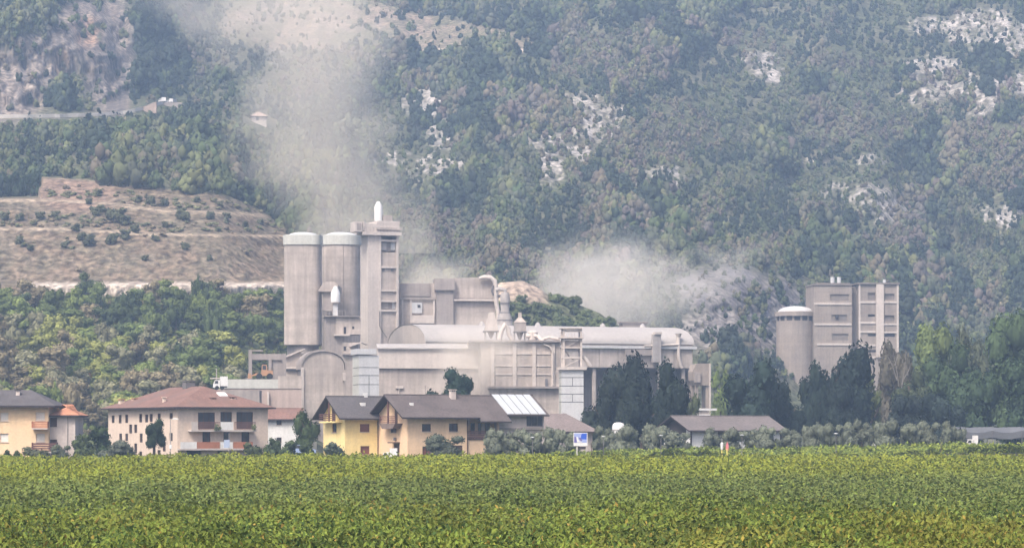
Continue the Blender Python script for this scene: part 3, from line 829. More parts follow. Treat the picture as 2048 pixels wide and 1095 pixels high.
w_ = walls(b, xr + .01, xw, 1.2, 9, -1, b.z(831), P_GREY, [(b.x(98, 1.2), b.x(114, 1.2), b.z(853), b.z(834)), (b.x(98, 1.2), b.x(114, 1.2), b.z(900), b.z(878))], name="wing_wall")
hip_roof(b, xr + .3, xw, 1.2, 9, b.z(831) + .12, b.z(808, 10, 5), .7, ROOF_O, inset=3.2, name="wing_roof")
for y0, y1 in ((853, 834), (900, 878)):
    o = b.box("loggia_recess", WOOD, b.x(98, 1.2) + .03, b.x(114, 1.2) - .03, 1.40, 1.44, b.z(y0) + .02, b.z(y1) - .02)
for pyb, pyt, px1, nm in ((858, 842, 98, "balcony"), (905, 884, 116, "balcony")):
    a0, a1 = b.x(66), b.x(px1)
    f = MB(); pbox(f, FRONT, a0, a1, -1.3, -.02, b.z(pyb), b.z(pyb) + .18); bo = f.build(nm, CONC_L, b.root)
    f = MB(); z0, z1 = b.z(pyb) + .2, b.z(pyt)
    for k in range(4): pbox(f, FRONT, a0, a1, -1.3, -1.25, z0 + (z1 - z0) * k / 4, z0 + (z1 - z0) * (k + .72) / 4)
    pbox(f, FRONT, a0, a0 + .05, -1.24, -.05, z0, z1); pbox(f, FRONT, a1 - .05, a1, -1.24, -.05, z0, z1)
    f.build("railing", RAILR if pyb < 870 else RAIL, bo)
dp = MB().tube([(b.x(135, 1.1), 1.1, -1), (b.x(135, 1.1), 1.1, b.z(833))], .06, 6); dp.build("downpipe", STEEL, b.root)

# --- big cream farmhouse
b = Bld("farmhouse", "large cream farmhouse with a red hip roof and long windowed side", "house", 355, 430, 30)
ze = b.z(815); xr = b.x(536); yl = 27.0
fr_ = [b.rect(396, 824, 430, 857), b.rect(441, 823, 464, 857), b.rect(473, 823, 506, 857), b.rect(405, 863, 421, 894), b.rect(447, 863, 460, 894), b.rect(483, 863, 499, 894), b.rect(373, 898, 402, 914), b.rect(435, 896, 445, 914)]
sd = []
for px, y0, y1 in ((226, 830, 845), (240, 829, 846), (253, 828, 845), (281, 827, 844), (293, 828, 844), (302, 827, 843), (318, 826, 840), (342, 825, 837), (261, 848, 866), (271, 848, 865), (241, 866, 882), (253, 866, 881), (282, 866, 884), (342, 865, 881), (271, 886, 905), (328, 885, 902), (318, 899, 914), (281, 902, 914)):
    yc = b.y(px); D_ = b.D(0, yc); hw = .62
    sd.append((yc - hw, yc + hw, b.z(y1, 0, yc), b.z(y0, 0, yc)))
walls(b, 0, xr, 0, yl, -1, ze, P_CREAM, fr_, sd)
for i, h in enumerate(sd): window(b, h, b.side(0), GLASS, WOOD, 1, sill=False)
for i, h in enumerate(fr_[:6]): window(b, h, FRONT, GLASS, WOOD, 2 if i < 3 else 1, sill=False, name="window" if i < 3 else "balcony_door")
for h in fr_[6:]:
    m_ = MB(); pbox(m_, FRONT, h[0] + .02, h[1] - .02, .18, .24, h[2], h[3] - .02); m_.build("garage_door", DARK, b.root)
rf = hip_roof(b, 0, xr, 0, yl, ze + .15, b.z(772, 7, 8), .9, ROOF_R, along='y', inset=8.0)
for px, y0, y1, dy in ((425, 811, 798, 2.5), (465, 811, 796, 2.5)):
    chimney(b, rf, b.x(px, dy), dy, b.z(y0, 8, dy), b.z(y1, 8, dy), .75)
chimney(b, rf, 1.2, 24.5, b.z(812, 1, 24), b.z(801, 1, 24), .8, P_CREAM, ROOF_O)
chimney(b, rf, 2.6, 22.5, b.z(808, 2, 22), b.z(799, 2, 22), .8, P_CREAM, ROOF_O)
chimney(b, rf, 1.3, 8.0, b.z(812, 1, 8), b.z(797, 1, 8), .45, P_CREAM, P_CREAM)
chimney(b, rf, 7.3, 12.5, b.z(777, 7, 12), b.z(764, 7, 12), 1.5, STEEL_D, STEEL_D)
sk = MB(); xs = b.x(446, 3.5); sk.add([(xs - .7, 3.2, b.z(793, 8, 3)), (xs + .7, 3.2, b.z(793, 8, 3)), (xs + .7, 4.4, b.z(786, 8, 4)), (xs - .7, 4.4, b.z(786, 8, 4)),
    (xs - .7, 3.2, b.z(793, 8, 3) + .2), (xs + .7, 3.2, b.z(793, 8, 3) + .2), (xs + .7, 4.4, b.z(786, 8, 4) + .2), (xs - .7, 4.4, b.z(786, 8, 4) + .2)], [(4, 5, 6, 7), (0, 1, 5, 4), (1, 2, 6, 5), (2, 3, 7, 6), (3, 0, 4, 7)])
sk.build("skylight", WHITEP, rf)
# balconies: (left px, right px, floor row, top row) with railing fields
for (p0, p1, yf, yt, fields) in ((383, 513, 859, 843, ((383, 396, CONC_L, 0), (397, 431, RAIL, 1), (431, 441, RAIL, 1), (441, 467, P_WHITE, 0), (469, 512, RAIL, 1))),
                                 (361, 506, 896, 883, ((361, 394, P_WHITE, 0), (394, 440, RAILR, 0), (441, 466, P_WHITE, 0), (467, 506, RAILR, 0)))):
    a0, a1 = b.x(p0, -1.3), b.x(p1, -1.3); am = (a0 + a1) / 2
    z0 = b.z(yf, am, -1.3); z1 = b.z(yt, am, -1.3)
    f = MB(); pbox(f, FRONT, a0, a1, -1.3, -.02, z0 - .25, z0); bo = f.build("balcony", CONC_L, b.root)
    for q0, q1, m_, kind in fields:
        f = MB(); e0, e1 = b.x(q0, -1.3) + .03, b.x(q1, -1.3) - .03
        if kind: railing(f, FRONT, e0, e1, -1.28, z0, z1, n=max(3, int((e1 - e0) / .16)))
        else: pbox(f, FRONT, e0, e1, -1.28, -1.2, z0, z1)
        f.build("railing", m_, bo)
for px in (433, 437, 508):
    f = MB(); x_ = b.x(px, -1.42); z_ = b.z(856, x_, -1.4); rr = random.Random(px)
    for k in range(26):
        c = (x_ + rr.uniform(-.35, .35), -1.45 + rr.uniform(-.12, .12), z_ + rr.uniform(-.2, .55)); s_ = .12
        f.add([(c[0] - s_, c[1], c[2] - s_ * .5), (c[0], c[1] - .08, c[2] - s_), (c[0] + s_, c[1], c[2] + s_ * .4), (c[0], c[1] + .08, c[2] + s_)], [(0, 1, 2, 3)])
    f.build("hanging_flowers", mat("flower_box_green", (.09, .11, .05), .3, 3), b.root)

# --- small white house behind
b = Bld("white_cottage", "small white house with a brown tiled roof beside the farmhouse", "house", 534, 458, 4)
xr = b.x(601)
h1, h2 = b.rect(553, 839, 563, 849), b.rect(553, 874, 563, 884)
walls(b, 0, xr, 0, 7, -1, b.z(837), P_WHITE, [h1, h2])
for h in (h1, h2): window(b, h)
gable_roof(b, 0, xr, 0, 7, b.z(837), b.z(819, 3, 3.5), .5, .6, ROOF_R)

# --- yellow house and peach house (two gables side by side)
def gable_end(b, x, y0, y1, z0, z1, m, name="gable_wall"):
    ym = (y0 + y1) / 2
    return MB().prism([(y0, z0), (y1, z0), (ym, z1)], 'x', x, x + .25).build(name, m, b.root)

b = Bld("yellow_house", "bright yellow two-storey house with a dark gable roof and red shutters", "house", 690, 407.5, 26.6)
L1, W1 = 10.0, 7.8; ze = b.z(829); zr = b.z(795, 0, 3.9)
fw = [b.rect(720, 847, 739, 863), b.rect(721, 891, 739, 908)]
sw = [b.srect(664, 846, 673, 864)]
walls(b, 0, L1, 0, W1, -1, ze, P_YELLOW, fw, sw)
for h in fw: window(b, h, pane=WOODR, frame=WOODR, mull=0)
window(b, sw[0], b.side(0), GLASS, WOODR, 0)
gable_end(b, 0, 0, W1, ze, zr - .05, P_YELLOW)
rf = gable_roof(b, 0, L1, 0, W1, ze, zr, 1.3, 1.1, ROOF_G)
f = MB(); yb0, yb1 = 1.0, W1 - 1.0; zb = b.z(842, 0, 4)
f.box(-1.1, -.02, yb0, yb1, zb - .2, zb); bo = f.build("balcony", P_YELLOW, b.root)
f = MB()
for k in range(4): f.box(-1.1, -1.04, yb0, yb1, zb + .12 + k * .27, zb + .24 + k * .27)
for yy in (yb0, yb1 - .08): f.box(-1.03, -.03, yy, yy + .08, zb + .9, zb + 1.0)
f.box(-1.03, -.9, 3.3, 3.6, zb, zb + 3.0); f.build("railing", RAIL, bo)
b.box("door", WOOD, -.06, -.003, 3.4, 4.5, zb + .02, zb + 1.9)
for px, py in ((725, 813),):
    x_ = b.x(px, 2.0); z_ = ze + (zr - ze) * 2.0 / 3.9 + .22
    MB().box(x_ - .35, x_ + .35, 1.7, 2.2, z_ - .25, z_ + .28).build("roof_vent", WHITEP, rf)
MB().box(b.x(731, 3.9) - .25, b.x(731, 3.9) + .25, 3.7, 4.1, zr + .1, zr + .75).build("roof_vent", WHITEP, rf)
MB().tube([(5.0, -.1, -1), (5.0, -.1, ze)], .06, 6).build("downpipe", RAIL, b.root)

b = Bld("peach_house", "long peach house under a dark gable roof, white panel roof at its end", "house", 815, 401, 26.6)
W2 = 10.0; ze = b.z(828); zr = b.z(792, 0, 5); L2 = b.x(936); L3 = b.x(1000); L4 = b.x(1096)
fw = [b.rect(844, 847, 862, 862), b.rect(898, 846, 916, 862), b.rect(845, 892, 862, 910), b.rect(903, 890, 925, 910)]
sw = [b.srect(781, 846, 793, 864)]
walls(b, 0, L2, 0, W2, -1, ze, P_PEACH, fw, sw)
for h in fw: window(b, h, pane=GLASS if h[3] > 4 else WOODR, frame=WOOD, mull=1)
window(b, sw[0], b.side(0), GLASS, WOOD, 0)
gable_end(b, 0, 0, W2, ze, zr - .05, P_PEACH)
rf = gable_roof(b, 0, L2 - .01, 0, W2, ze, zr, 1.35, 1.2, ROOF_B)
# gable balcony, door, post
yb0, yb1 = 1.6, 7.0; zb = b.z(846, 0, 4.5)
f = MB(); f.prism([(yb0 + .9, zb - .75), (yb1 - .9, zb - .75), (yb1, zb), (yb0, zb)], 'x', -1.15, -.02); bo = f.build("balcony", mat("grey_brown_boards", (.2, .15, .13), .15, 1), b.root)
f = MB()
for k in range(4): f.box(-1.15, -1.09, yb0, yb1, zb + .05 + k * .27, zb + .2 + k * .27)
f.box(-1.06, -.9, 4.2, 4.5, zb, zb + 3.2); f.build("railing", RAIL, bo)
b.box("balcony_door", WOOD, -.05, -.003, 3.3, 4.2, zb + .02, zb + 2.0)
d0 = b.srect(789, 886, 799, 912)
pt = MB(); pbox(pt, b.side(0), d0[0], d0[1], -.06, -.004, -.8, d0[3]); do_ = pt.build("door", WOOD, b.root)
pt = MB(); pbox(pt, b.side(0), d0[0] - .2, d0[1] + .4, -.9, -.004, d0[3] + .05, d0[3] + .2); pt.build("door_canopy", WOOD, b.root)
lm = b.srect(790, 874, 793, 880); pt = MB(); pbox(pt, b.side(0), lm[0], lm[1], -.25, -.004, lm[2], lm[3]); pt.build("wall_lamp", STEEL_D, b.root)
x_ = b.x(823, 2.2); z_ = ze + (zr - ze) * 2.2 / 5 + .22
MB().box(x_ - .25, x_ + .25, 2.0, 2.4, z_ - .2, z_ + .3).build("roof_vent", WHITEP, rf)
chimney(b, rf, b.x(905, 4.2), 4.2, zr - .6, zr + .75, .75, P_GREY, P_GREY)
MB().tube([(L2 - .12, -.08, -1), (L2 - .12, -.08, ze)], .07, 6).build("downpipe", WOOD, b.root)
# loggia part
ze3 = b.z(834, L2 + 2)
b.box("loggia_wall", P_PEACH, L2 + .02, L3, 1.9, W2 - .01, -1, ze3)
b.box("ground_wall", P_PEACH, L2 + .02, b.x(972), .15, 1.88, -1, b.z(879, L2 + 1))
f = MB(); f.box(L2 + .02, b.x(985), .05, 1.88, b.z(879, L2 + 1) + .01, b.z(877, L2 + 1) + .1); bo = f.build("balcony", WOOD, b.root)
f = MB(); z0 = b.z(877, L2 + 1) + .12
for k in range(4): f.box(L2 + .05, b.x(985), .05, .11, z0 + k * .27, z0 + k * .27 + .17)
f.build("railing", RAIL, bo)
for p0, p1 in ((941, 949), (956, 962), (970, 980)):
    h = b.rect(p0, 845, p1, 868, 1.9); pt = MB(); pbox(pt, b.face(1.9), h[0], h[1], -.06, -.004, h[2], h[3]); pt.build("balcony_door", GLASS, b.root)
h = b.rect(962, 846, 969, 868, 1.9); pt = MB(); pbox(pt, b.face(1.9), h[0], h[1], -.09, -.004, h[2], h[3]); pt.build("curtain", CONC_L, b.root)
MB().box(L3 - .3, L3 - .02, .2, .45, b.z(877, L2 + 1), ze3).build("post", P_PEACH, b.root)
gable_roof(b, L2 + 1.36, L3 + 1.2, 0, W2, ze3, zr - .03, 0.0, 1.3, ROOF_B, name="loggia_roof")
# grey end with the white panel
ze4 = b.z(825, L3 + 4)
h = b.rect(1053, 827, 1086, 852, 1.2)
walls(b, L3 + .02, L4, 1.2, W2, -1, ze4, P_GREY, [h], name="end_wall")
window(b, h, b.face(1.2), GLASS, STEEL_D, 2)
b.box("ledge", CONC_D, L3 + .1, L4 + .1, .9, 1.18, b.z(858, L3 + 4), b.z(855, L3 + 4))
rf4 = gable_roof(b, L3 + 1.21, L4 + .4, 1.2, W2, ze4, zr + .12, .0, .9, ROOF_B, name="end_roof")
xa, xb = b.x(988, 5.5), b.x(1060, 5.5); ym = (1.2 + W2) / 2; sl = (zr + .12 - ze4) / (ym - 1.2)
def pz(y): return ze4 + sl * (y - 1.2) + .24
pn = MB(); x0_, x1_ = L3 + 1.3, b.x(1092, .5)
for k in range(5):
    u0 = x0_ + (x1_ - x0_) * k / 5 + .07; u1 = x0_ + (x1_ - x0_) * (k + 1) / 5 - .07
    pn.add([(u0, .42, pz(.42)), (u1, .42, pz(.42)), (u1, ym - .1, pz(ym - .1)), (u0, ym - .1, pz(ym - .1)),
            (u0, .42, pz(.42) + .1), (u1, .42, pz(.42) + .1), (u1, ym - .1, pz(ym - .1) + .1), (u0, ym - .1, pz(ym - .1) + .1)],
           [(4, 5, 6, 7), (0, 1, 5, 4), (1, 2, 6, 5), (2, 3, 7, 6), (3, 0, 4, 7)])
pn.build("white_panel", SOLAR, rf4)
f = MB(); xa_ = b.x(852, 5); f.tube([(xa_, 5.2, zr), (xa_, 5.2, zr + 1.6)], .03, 5)
for k in range(3): f.tube([(xa_ - .5 + .1 * k, 5.2, zr + 1.2 + .16 * k), (xa_ + .5 - .1 * k, 5.2, zr + 1.2 + .16 * k)], .02, 4)
f.build("aerial", STEEL_D, rf)

# --- brown hip-roofed house behind the olives
b = Bld("brown_roofed_house", "low house with a plain brown hip roof below the white panelled tower", "house", 1088, 436, 18, 2.4)
xr = b.x(1185)
walls(b, 0, xr, 0, 9, -1, b.z(862), P_GREY)
hip_roof(b, 0, xr, 0, 9, b.z(862), b.z(826, 4, 4.5), .9, mat("greybrown_tiles", (.20, .165, .155), .12, .4, fine=.2), inset=3.6)

# --- barn
b = Bld("barn", "long low barn with a grey-brown roof, dark gable and white walls behind the olives", "barn", 1383, 446, 27, 2.4)
xr = b.x(1560); yl = 9.5; ze = b.z(858); zr = b.z(834, 0, yl / 2)
hs = [b.rect(1436, 858, 1449, 876)]
walls(b, 0, xr, 0, yl, -1, ze, P_WHITE, hs)
MB().prism([(0, ze), (yl, ze), (yl / 2, zr - .05)], 'x', -.02, .2).build("gable_boards", EAVE, b.root)
pt = MB(); pbox(pt, b.side(0), 1.6, 8.8, -.05, -.003, ze - 1.3, ze); pt.build("gable_boards", EAVE, b.root)
pt = MB(); pbox(pt, FRONT, hs[0][0], hs[0][1], .2, .25, hs[0][2], hs[0][3]); pt.build("barn_door", STEEL_D, b.root)
gable_roof(b, 0, xr, 0, yl, ze, zr, 1.0, .9, mat("barn_tiles", (.155, .135, .13), .1, .3, fine=.18))
pt = MB().box(-.18, -.02, -.18, .1, -1, ze); pt.build("corner_post", EAVE, b.root)

# --- hut on the hill
hd = float(terr_D(518, 247)); b = Bld("stone_hut", "small stone hut with a pyramid roof alone on the hillside", "hut", 504, hd - 3, 12, float(P(504, 248, hd)[2]))
xr = b.x(533)
h = (1.4, 2.4, 1.0, 2.4)
walls(b, 0, xr, 0, 4.4, -2.5, b.z(233), mat("hut_plaster", (.52, .46, .40), .1, .5), [h], [(1.5, 2.6, .2, 2.2)])
window(b, h, sill=False)
pt = MB(); pbox(pt, b.side(0), 1.52, 2.58, .15, .2, .2, 2.18); pt.build("door", WOOD, b.root)
hip_roof(b, 0, xr, 0, 4.4, b.z(232), b.z(224, 2, 2.2), .55, mat("hut_tiles", (.40, .31, .26), .1, .6), inset=2.7)

# ================================================================== CEMENT WORKS
print("works")
GP = 1.3
def zat(py, D, z0=GP): return ZC + (HY - py) / F * D - z0
# --- two silos
def silo(name, label, px, D, r, pb, foot_r, sq=0, group="concrete silos"):
    x = (px - CX) / F * D
    rt = empty(name, (x, D, GP), 0, label, "silo", group)
    sh = MB(); zt, zb = zat(489, D), zat(pb, D)
    sh.lathe(0, 0, [(r, zb), (r, zt)], 72, 0, sq); sh.build("shell", CONC, rt, 40)
    ft = MB().lathe(0, 0, [(foot_r, -1), (foot_r, zb + .01)], 40); ft.build("base", CONC_D, rt, 40)
    cp = MB().lathe(0, 0, [(r + .22, zat(491, D)), (r + .22, zat(472, D)), (r - .3, zat(471, D))], 72, 0, sq); cp.build("cap_band", CAPG, rt, 40)
    dm = MB(); zz = zat(472, D); rr = r - .7; hh = zat(464, D) - zz
    dm.lathe(0, 0, [(rr, zz)] + [(rr * math.cos(t), zz + hh * math.sin(t)) for t in np.linspace(.1, 1.5, 9)], 40)
    dm.build("dome", WHITE, rt, 60)
    for k in range(0 if sq > 4 else 3):
        a = R(-120 + k * 40)
        ld = MB(); ld.tube([(math.cos(a) * (r + .12), math.sin(a) * (r + .12), zb), (math.cos(a) * (r + .12), math.sin(a) * (r + .12), zat(492, D))], .07, 5)
        ld.build("conduit", CONC_D, rt)
    return rt
silo("silo", "tall flat-fronted concrete silo overhanging the arched shed, pale green cap band", 606, 640, 4.05, 690, 3.5, 5)
silo("silo", "round concrete silo beside the tall tower, partly behind its twin", 682, 655, 4.35, 700, 4.2, 2.6)

# --- tall tower
b = Bld("preheater_tower", "tall dusty concrete tower with an open bay and a white tank on top", "tower", 736, 684, 20, GP)
xr = b.x(797); yd = b.y(718); zt = b.z(470); xm = b.x(758)
b.box("shaft", CONC_L, 0, xm, 0, yd, -1, zt)
fr = MB()
fr.box(xm + .003, xm + .5, -.12, .6, -1, zt); fr.box(xr - .55, xr, -.12, .6, -1, zt)
fr.box(xm + .01, xr - .01, yd - .5, yd, -1, zt)
fr.box(xr - .5, xr - .003, .6, yd - .5, -1, zt)
for py in (480, 533, 580, 601, 620): fr.box(xm + .5, xr - .55, -.05, yd - .5, b.z(py + 2), b.z(py - 2))
fr.build("frame", CONC_L, b.root)
pn = MB()
for p0, p1 in ((503, 531), (536, 578), (583, 600), (622, 700)): pn.box(xm + .5, xr - .55, .35, .5, b.z(p1), b.z(p0))
pn.build("infill_panel", CONC, b.root)
MB().box(xm + .5, xr - .55, 1.1, 1.2, b.z(501), b.z(482)).build("dark_bay", CONC_D, b.root); MB().box(xm + .5, xr - .55, .9, 1.0, b.z(618), b.z(603)).build("dark_bay", CONC_D, b.root)
for p0, p1, q0, q1 in ((761, 773, 485, 500), (781, 790, 485, 500), (763, 776, 604, 617), (784, 790, 603, 617)):
    h = b.rect(p0, q0, p1, q1, .9); o = MB(); pbox(o, b.face(.75), h[0], h[1], 0, .1, h[2], h[3]); o.build("machine_box", WHITE if p0 > 780 else STEEL, b.root)
for px, q in ((764, 536), (782, 536)):
    h = b.rect(px, q, px + 5, q + 6, .3); o = MB(); pbox(o, b.face(.2), h[0], h[1], 0, .12, h[2], h[3]); o.build("vent", JOINT, b.root)
hd_ = MB(); hd_.box(-1.6, xr + .5, -.9, yd + .6, zt, b.z(463)); hd_.box(-1.0, xr + .1, -.5, yd, b.z(463), b.z(447)); hd_.box(xm - .6, xr + .15, -.55, yd, b.z(447), b.z(441))
hd_.box(-1.35, -1.02, -.7, yd + .2, b.z(461), b.z(443)); hd_.build("head_house", CONC_L, b.root)
o = MB(); o.box(xm - .8, xr + .6, -.95, yd, b.z(459), b.z(455)); o.build("ledge", CONC, b.root)
o = MB(); o.box(-3.4, -1.62, -.8, 3.0, b.z(464), b.z(444)); ho = o.build("side_cabin", CONC_L, b.root)
o = MB(); o.box(-3.0, -1.9, -.86, -.81, b.z(461), b.z(447)); o.build("cabin_opening", CONC_D, ho)
o = MB(); o.box(b.x(768), b.x(785), 0.2, 2.5, b.z(441), b.z(429)); o.build("roof_box", CONC, b.root)
tk = MB(); tx_, tr = b.x(757, 1.2), .98
tk.lathe(tx_, 1.2, [(tr, b.z(441)), (tr, b.z(413)), (tr * .55, b.z(404)), (tr * .35, b.z(402)), (.02, b.z(401))], 24); tk.build("white_tank", WHITEP, b.root, 40)
rl = MB()
for k in range(12): rl.bar((-1.5 + k * (xr + 1.9) / 11, -.85, b.z(463)), (-1.5 + k * (xr + 1.9) / 11, -.85, b.z(463) + 1.0), .035)
rl.bar((-1.5, -.85, b.z(463) + 1.0), (xr + .4, -.85, b.z(463) + 1.0), .035); rl.build("guard_rail", STEEL, b.root)
pp = MB(); xp = b.x(759, -.3); pp.tube([(xp, -.3, b.z(622)), (xp, -.3, b.z(650)), (b.x(765, -.3), -.3, b.z(662)), (b.x(774, -.3), -.3, b.z(674))], .09, 6); pp.build("pipe", STEEL_D, b.root)

# --- stair block and bin between the silos
b = Bld("stair_block", "stepped concrete stair block between the silos, small dark windows", "building", 652, 628, 8, GP)
xr = b.x(722); x1 = b.x(678)
h1 = b.rect(687, 653, 693, 669); h2 = b.rect(704, 652, 709, 658)
walls(b, b.x(672), xr, 0, 6, b.z(668), b.z(632), CONC, [(h1[0], h1[1], h1[2] + .12, h1[3]), h2])
for h in ((h1[0], h1[1], h1[2] + .12, h1[3]), h2): window(b, h, pane=DARK, frame=CONC_D, mull=0, sill=False)
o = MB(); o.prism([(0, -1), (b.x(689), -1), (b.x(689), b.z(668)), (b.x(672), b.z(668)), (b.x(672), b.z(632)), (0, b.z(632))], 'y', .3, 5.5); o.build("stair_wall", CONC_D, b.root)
o = MB(); o.box(b.x(668), b.x(699), -.9, .25, b.z(671), b.z(668)); o.build("landing", CONC_L, b.root)
h3 = b.rect(687, 692, 693, 702)
walls(b, b.x(685), b.x(716), -.05, 4, -1, b.z(684), CONC, [h3], name="lower_wall"); window(b, h3, b.face(-.05), DARK, CONC_D, 0, sill=False)
o = MB(); o.box(b.x(684), b.x(724), -.8, -.06, b.z(709), b.z(706)); o.build("ledge", CONC_D, b.root)
o = MB(); o.prism([(b.x(699), b.z(690)), (b.x(724), b.z(682)), (b.x(734), b.z(686)), (b.x(734), b.z(689)), (b.x(724), b.z(685)), (b.x(699), b.z(693))], 'y', -1.6, 2); o.build("porch_roof", CONC_L, b.root)
o = MB(); o.box(b.x(649), b.x(718), -.6, 6.2, b.z(633), b.z(631)); o.build("roof_slab", CONC_D, b.root)
rl = MB()
for k in range(7): rl.bar((k * .7, -.5, b.z(631)), (k * .7, -.5, b.z(631) + 1.1), .04)
rl.bar((0, -.5, b.z(631) + 1.1), (4.2, -.5, b.z(631) + 1.1), .04); rl.build("guard_rail", CONC_L, b.root)

b = Bld("silo_gantry", "small hooded concrete gantry joining the two silos at mid height", "gantry", 637, 634, 0, GP)
o = MB(); o.prism([(0, b.z(582)), (b.x(676), b.z(582)), (b.x(676), b.z(569)), (b.x(668), b.z(563)), (b.x(648), b.z(563)), (0, b.z(579))], 'y', 0, 14); o.build("hood", CONC, b.root)
o = MB(); o.box(.1, b.x(664), -.25, -.003, b.z(583), b.z(580)); o.build("beam", CONC_D, b.root)
o = MB(); o.box(b.x(645), b.x(665), .6, 1.0, b.z(620), b.z(583)); o.build("shaft_panel", CONC_D, b.root)
b2 = Bld("white_bin", "white pointed dust bin with a narrow discharge leg between the silos", "bin", 671, 631, 0, GP)
o = MB(); r_ = 1.02
o.lathe(0, 0, [(r_, b2.z(605)), (r_, b2.z(585)), (.45, b2.z(574)), (.3, b2.z(572)), (.02, b2.z(571.5))], 24); o.build("vessel", WHITEP, b2.root, 40)
o = MB(); o.box(-.5, .5, -.5, .5, b2.z(631), b2.z(605)); o.build("leg", WHITE, b2.root)
o = MB(); o.lathe(0, 0, [(r_ + .06, b2.z(606)), (r_ + .06, b2.z(604))], 24); o.build("ring", CONC_D, b2.root)

# --- mill building behind
b = Bld("mill_building", "grey mill building with a bent duct on its end behind the barrel roof", "building", 797, 690, 6, GP)
xr = b.x(991); xa, xb = b.x(872), b.x(906)
b.box("low_block", CONC, 0, xa - .003, 0, 10, -1, b.z(566))
o = MB(); o.box(xa, xb, -1.2, 11, -1, b.z(580)); o.box(xa - .4, xb + .3, -1.8, 4, b.z(580), b.z(557)); o.build("stair_tower", CONC_D, b.root)
o = MB(); o.prism([(xb + .003, -1), (xr, -1), (xr, b.z(575)), (xr - .7, b.z(562)), (xr - 2.4, b.z(553)), (xb + .003, b.z(555))], 'y', 0, 13); o.build("main_block", CONC, b.root)
o = MB(); o.box(xb + .1, xr - .4, -1.0, -.003, b.z(601), b.z(598)); o.build("ledge", CONC_L, b.root)
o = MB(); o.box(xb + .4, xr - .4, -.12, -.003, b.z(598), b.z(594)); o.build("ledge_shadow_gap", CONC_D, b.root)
h = b.rect(824, 605, 844, 626); o = MB(); pbox(o, FRONT, h[0], h[1], -.5, -.004, h[2], h[3]); wo = o.build("white_louvre", WHITE, b.root)
hh = b.rect(835, 609, 841, 615, -.5); o = MB(); pbox(o, b.face(-.5), hh[0], hh[1], -.04, -.004, hh[2], hh[3]); o.build("fan_opening", DARK, wo)
o = MB(); o.box(b.x(820), b.x(868), -.9, -.003, b.z(646), b.z(630)); o.build("annex", CONC_L, b.root)
o = MB()
for px in (803, 820, 866): o.box(b.x(px), b.x(px) + .45, -.4, -.004, b.z(650), b.z(598))
o.build("pilaster", CONC_L, b.root)
o = MB(); o.box(.1, xa - .2, -.6, -.41, b.z(598), b.z(594)); o.build("cornice", CONC_D, b.root)
h = b.rect(799, 600, 815, 610); o = MB(); pbox(o, FRONT, h[0], h[1], -.1, -.004, h[2], h[3]); o.build("louvre", CONC_D, b.root)
h = b.rect(800, 567, 860, 592); o = MB(); pbox(o, FRONT, h[0], h[1], -.3, -.004, h[2], h[3]); o.build("sheet_cladding", CONC_D, b.root)
dk = MB(); pts = [(b.x(958, -1.0), b.z(556)), (b.x(968, -1), b.z(553.5)), (b.x(980, -1), b.z(554)), (b.x(989, -1), b.z(561)), (b.x(992, -1), b.z(575)), (b.x(991, -1), b.z(592)), (b.x(993, -1), b.z(606)), (b.x(996, -1), b.z(622)), (b.x(995, -1), b.z(650))]
dk.tube([(p[0], -1.0, p[1]) for p in pts], [.4, .55, .62, .62, .6, .6, .55, .5, .5], 12); dk.build("bent_duct", CONC_L, b.root, 50)
o = MB(); o.tube([(b.x(986, -1), -1.6, b.z(570)), (b.x(983, -1), -1.6, b.z(580)), (b.x(986, -1), -1.6, b.z(590))], .22, 8); o.build("duct_clamp", STEEL_D, b.root)
o = MB(); o.box(b.x(993), b.x(1008), -1, 3, b.z(592), b.z(588)); o.build("platform", STEEL_D, b.root)

b = Bld("cyclone", "grey steel cyclone separator standing beside the bent duct", "cyclone", 1010, 678, 0, GP)
o = MB(); o.lathe(0, 0, [(.9, b.z(585)), (1.15, b.z(595)), (1.1, b.z(606)), (1.0, b.z(620)), (1.75, b.z(640)), (1.75, b.z(665)), (1.4, -1)], 24); o.build("body", STEEL, b.root, 40)
o = MB(); o.tube([(0, 0, b.z(587)), (0, 0, b.z(580)), (-1.2, 0, b.z(577)), (-2.2, 0, b.z(580))], .5, 10); o.build("inlet_pipe", STEEL, b.root, 40)
o = MB()
for py in (606, 625, 640): o.lathe(0, 0, [(1.25 if py < 630 else 1.85, b.z(py + 1)), (1.25 if py < 630 else 1.85, b.z(py - 1))], 24)
o.build("flange", STEEL_D, b.root)

# --- the long barrel-vaulted hall
b = Bld("vaulted_hall", "very long storage hall with a dust-covered barrel roof", "hall", 850, 650, 20, GP)
W = 27.0; LH = b.x(1384); ze = b.z(683); zc = b.z(648, 0, 13.5)
ang = [math.pi * k / 28 for k in range(29)]
arc = [(W / 2 - (W / 2 + .5) * math.cos(a), ze + (zc - ze) * math.sin(a)) for a in ang]
o = MB(); nA = len(arc)
v = [(-.12, y, z) for y, z in arc] + [(LH + .4, y, z) for y, z in arc]
o.add(v, [(i, i + 1, nA + i + 1, nA + i) for i in range(nA - 1)], 0)
o.build("vault_roof", DUSTROOF, b.root, 60)
o = MB(); o.add([(0, y, z - .05) for y, z in arc[1:-1]] + [(0, W, -1), (0, 0, -1)], [tuple(range(nA))]); o.build('end_wall', CONC_L, b.root); o = MB(); o.add([(LH, y, z - .05) for y, z in arc[1:-1]] + [(LH, W, -1), (LH, 0, -1)], [tuple(range(nA))]); o.build("end_wall", CONC, b.root)
o = MB(); o.box(-.7, LH + .9, -.9, -.05, b.z(692), b.z(687)); o.build("gutter", WHITE, b.root)
o = MB(); o.box(.1, LH - .1, -.35, -.02, b.z(687) + .003, ze - .15); o.build("fascia", CONC_D, b.root)
o = MB(); n_ = 14
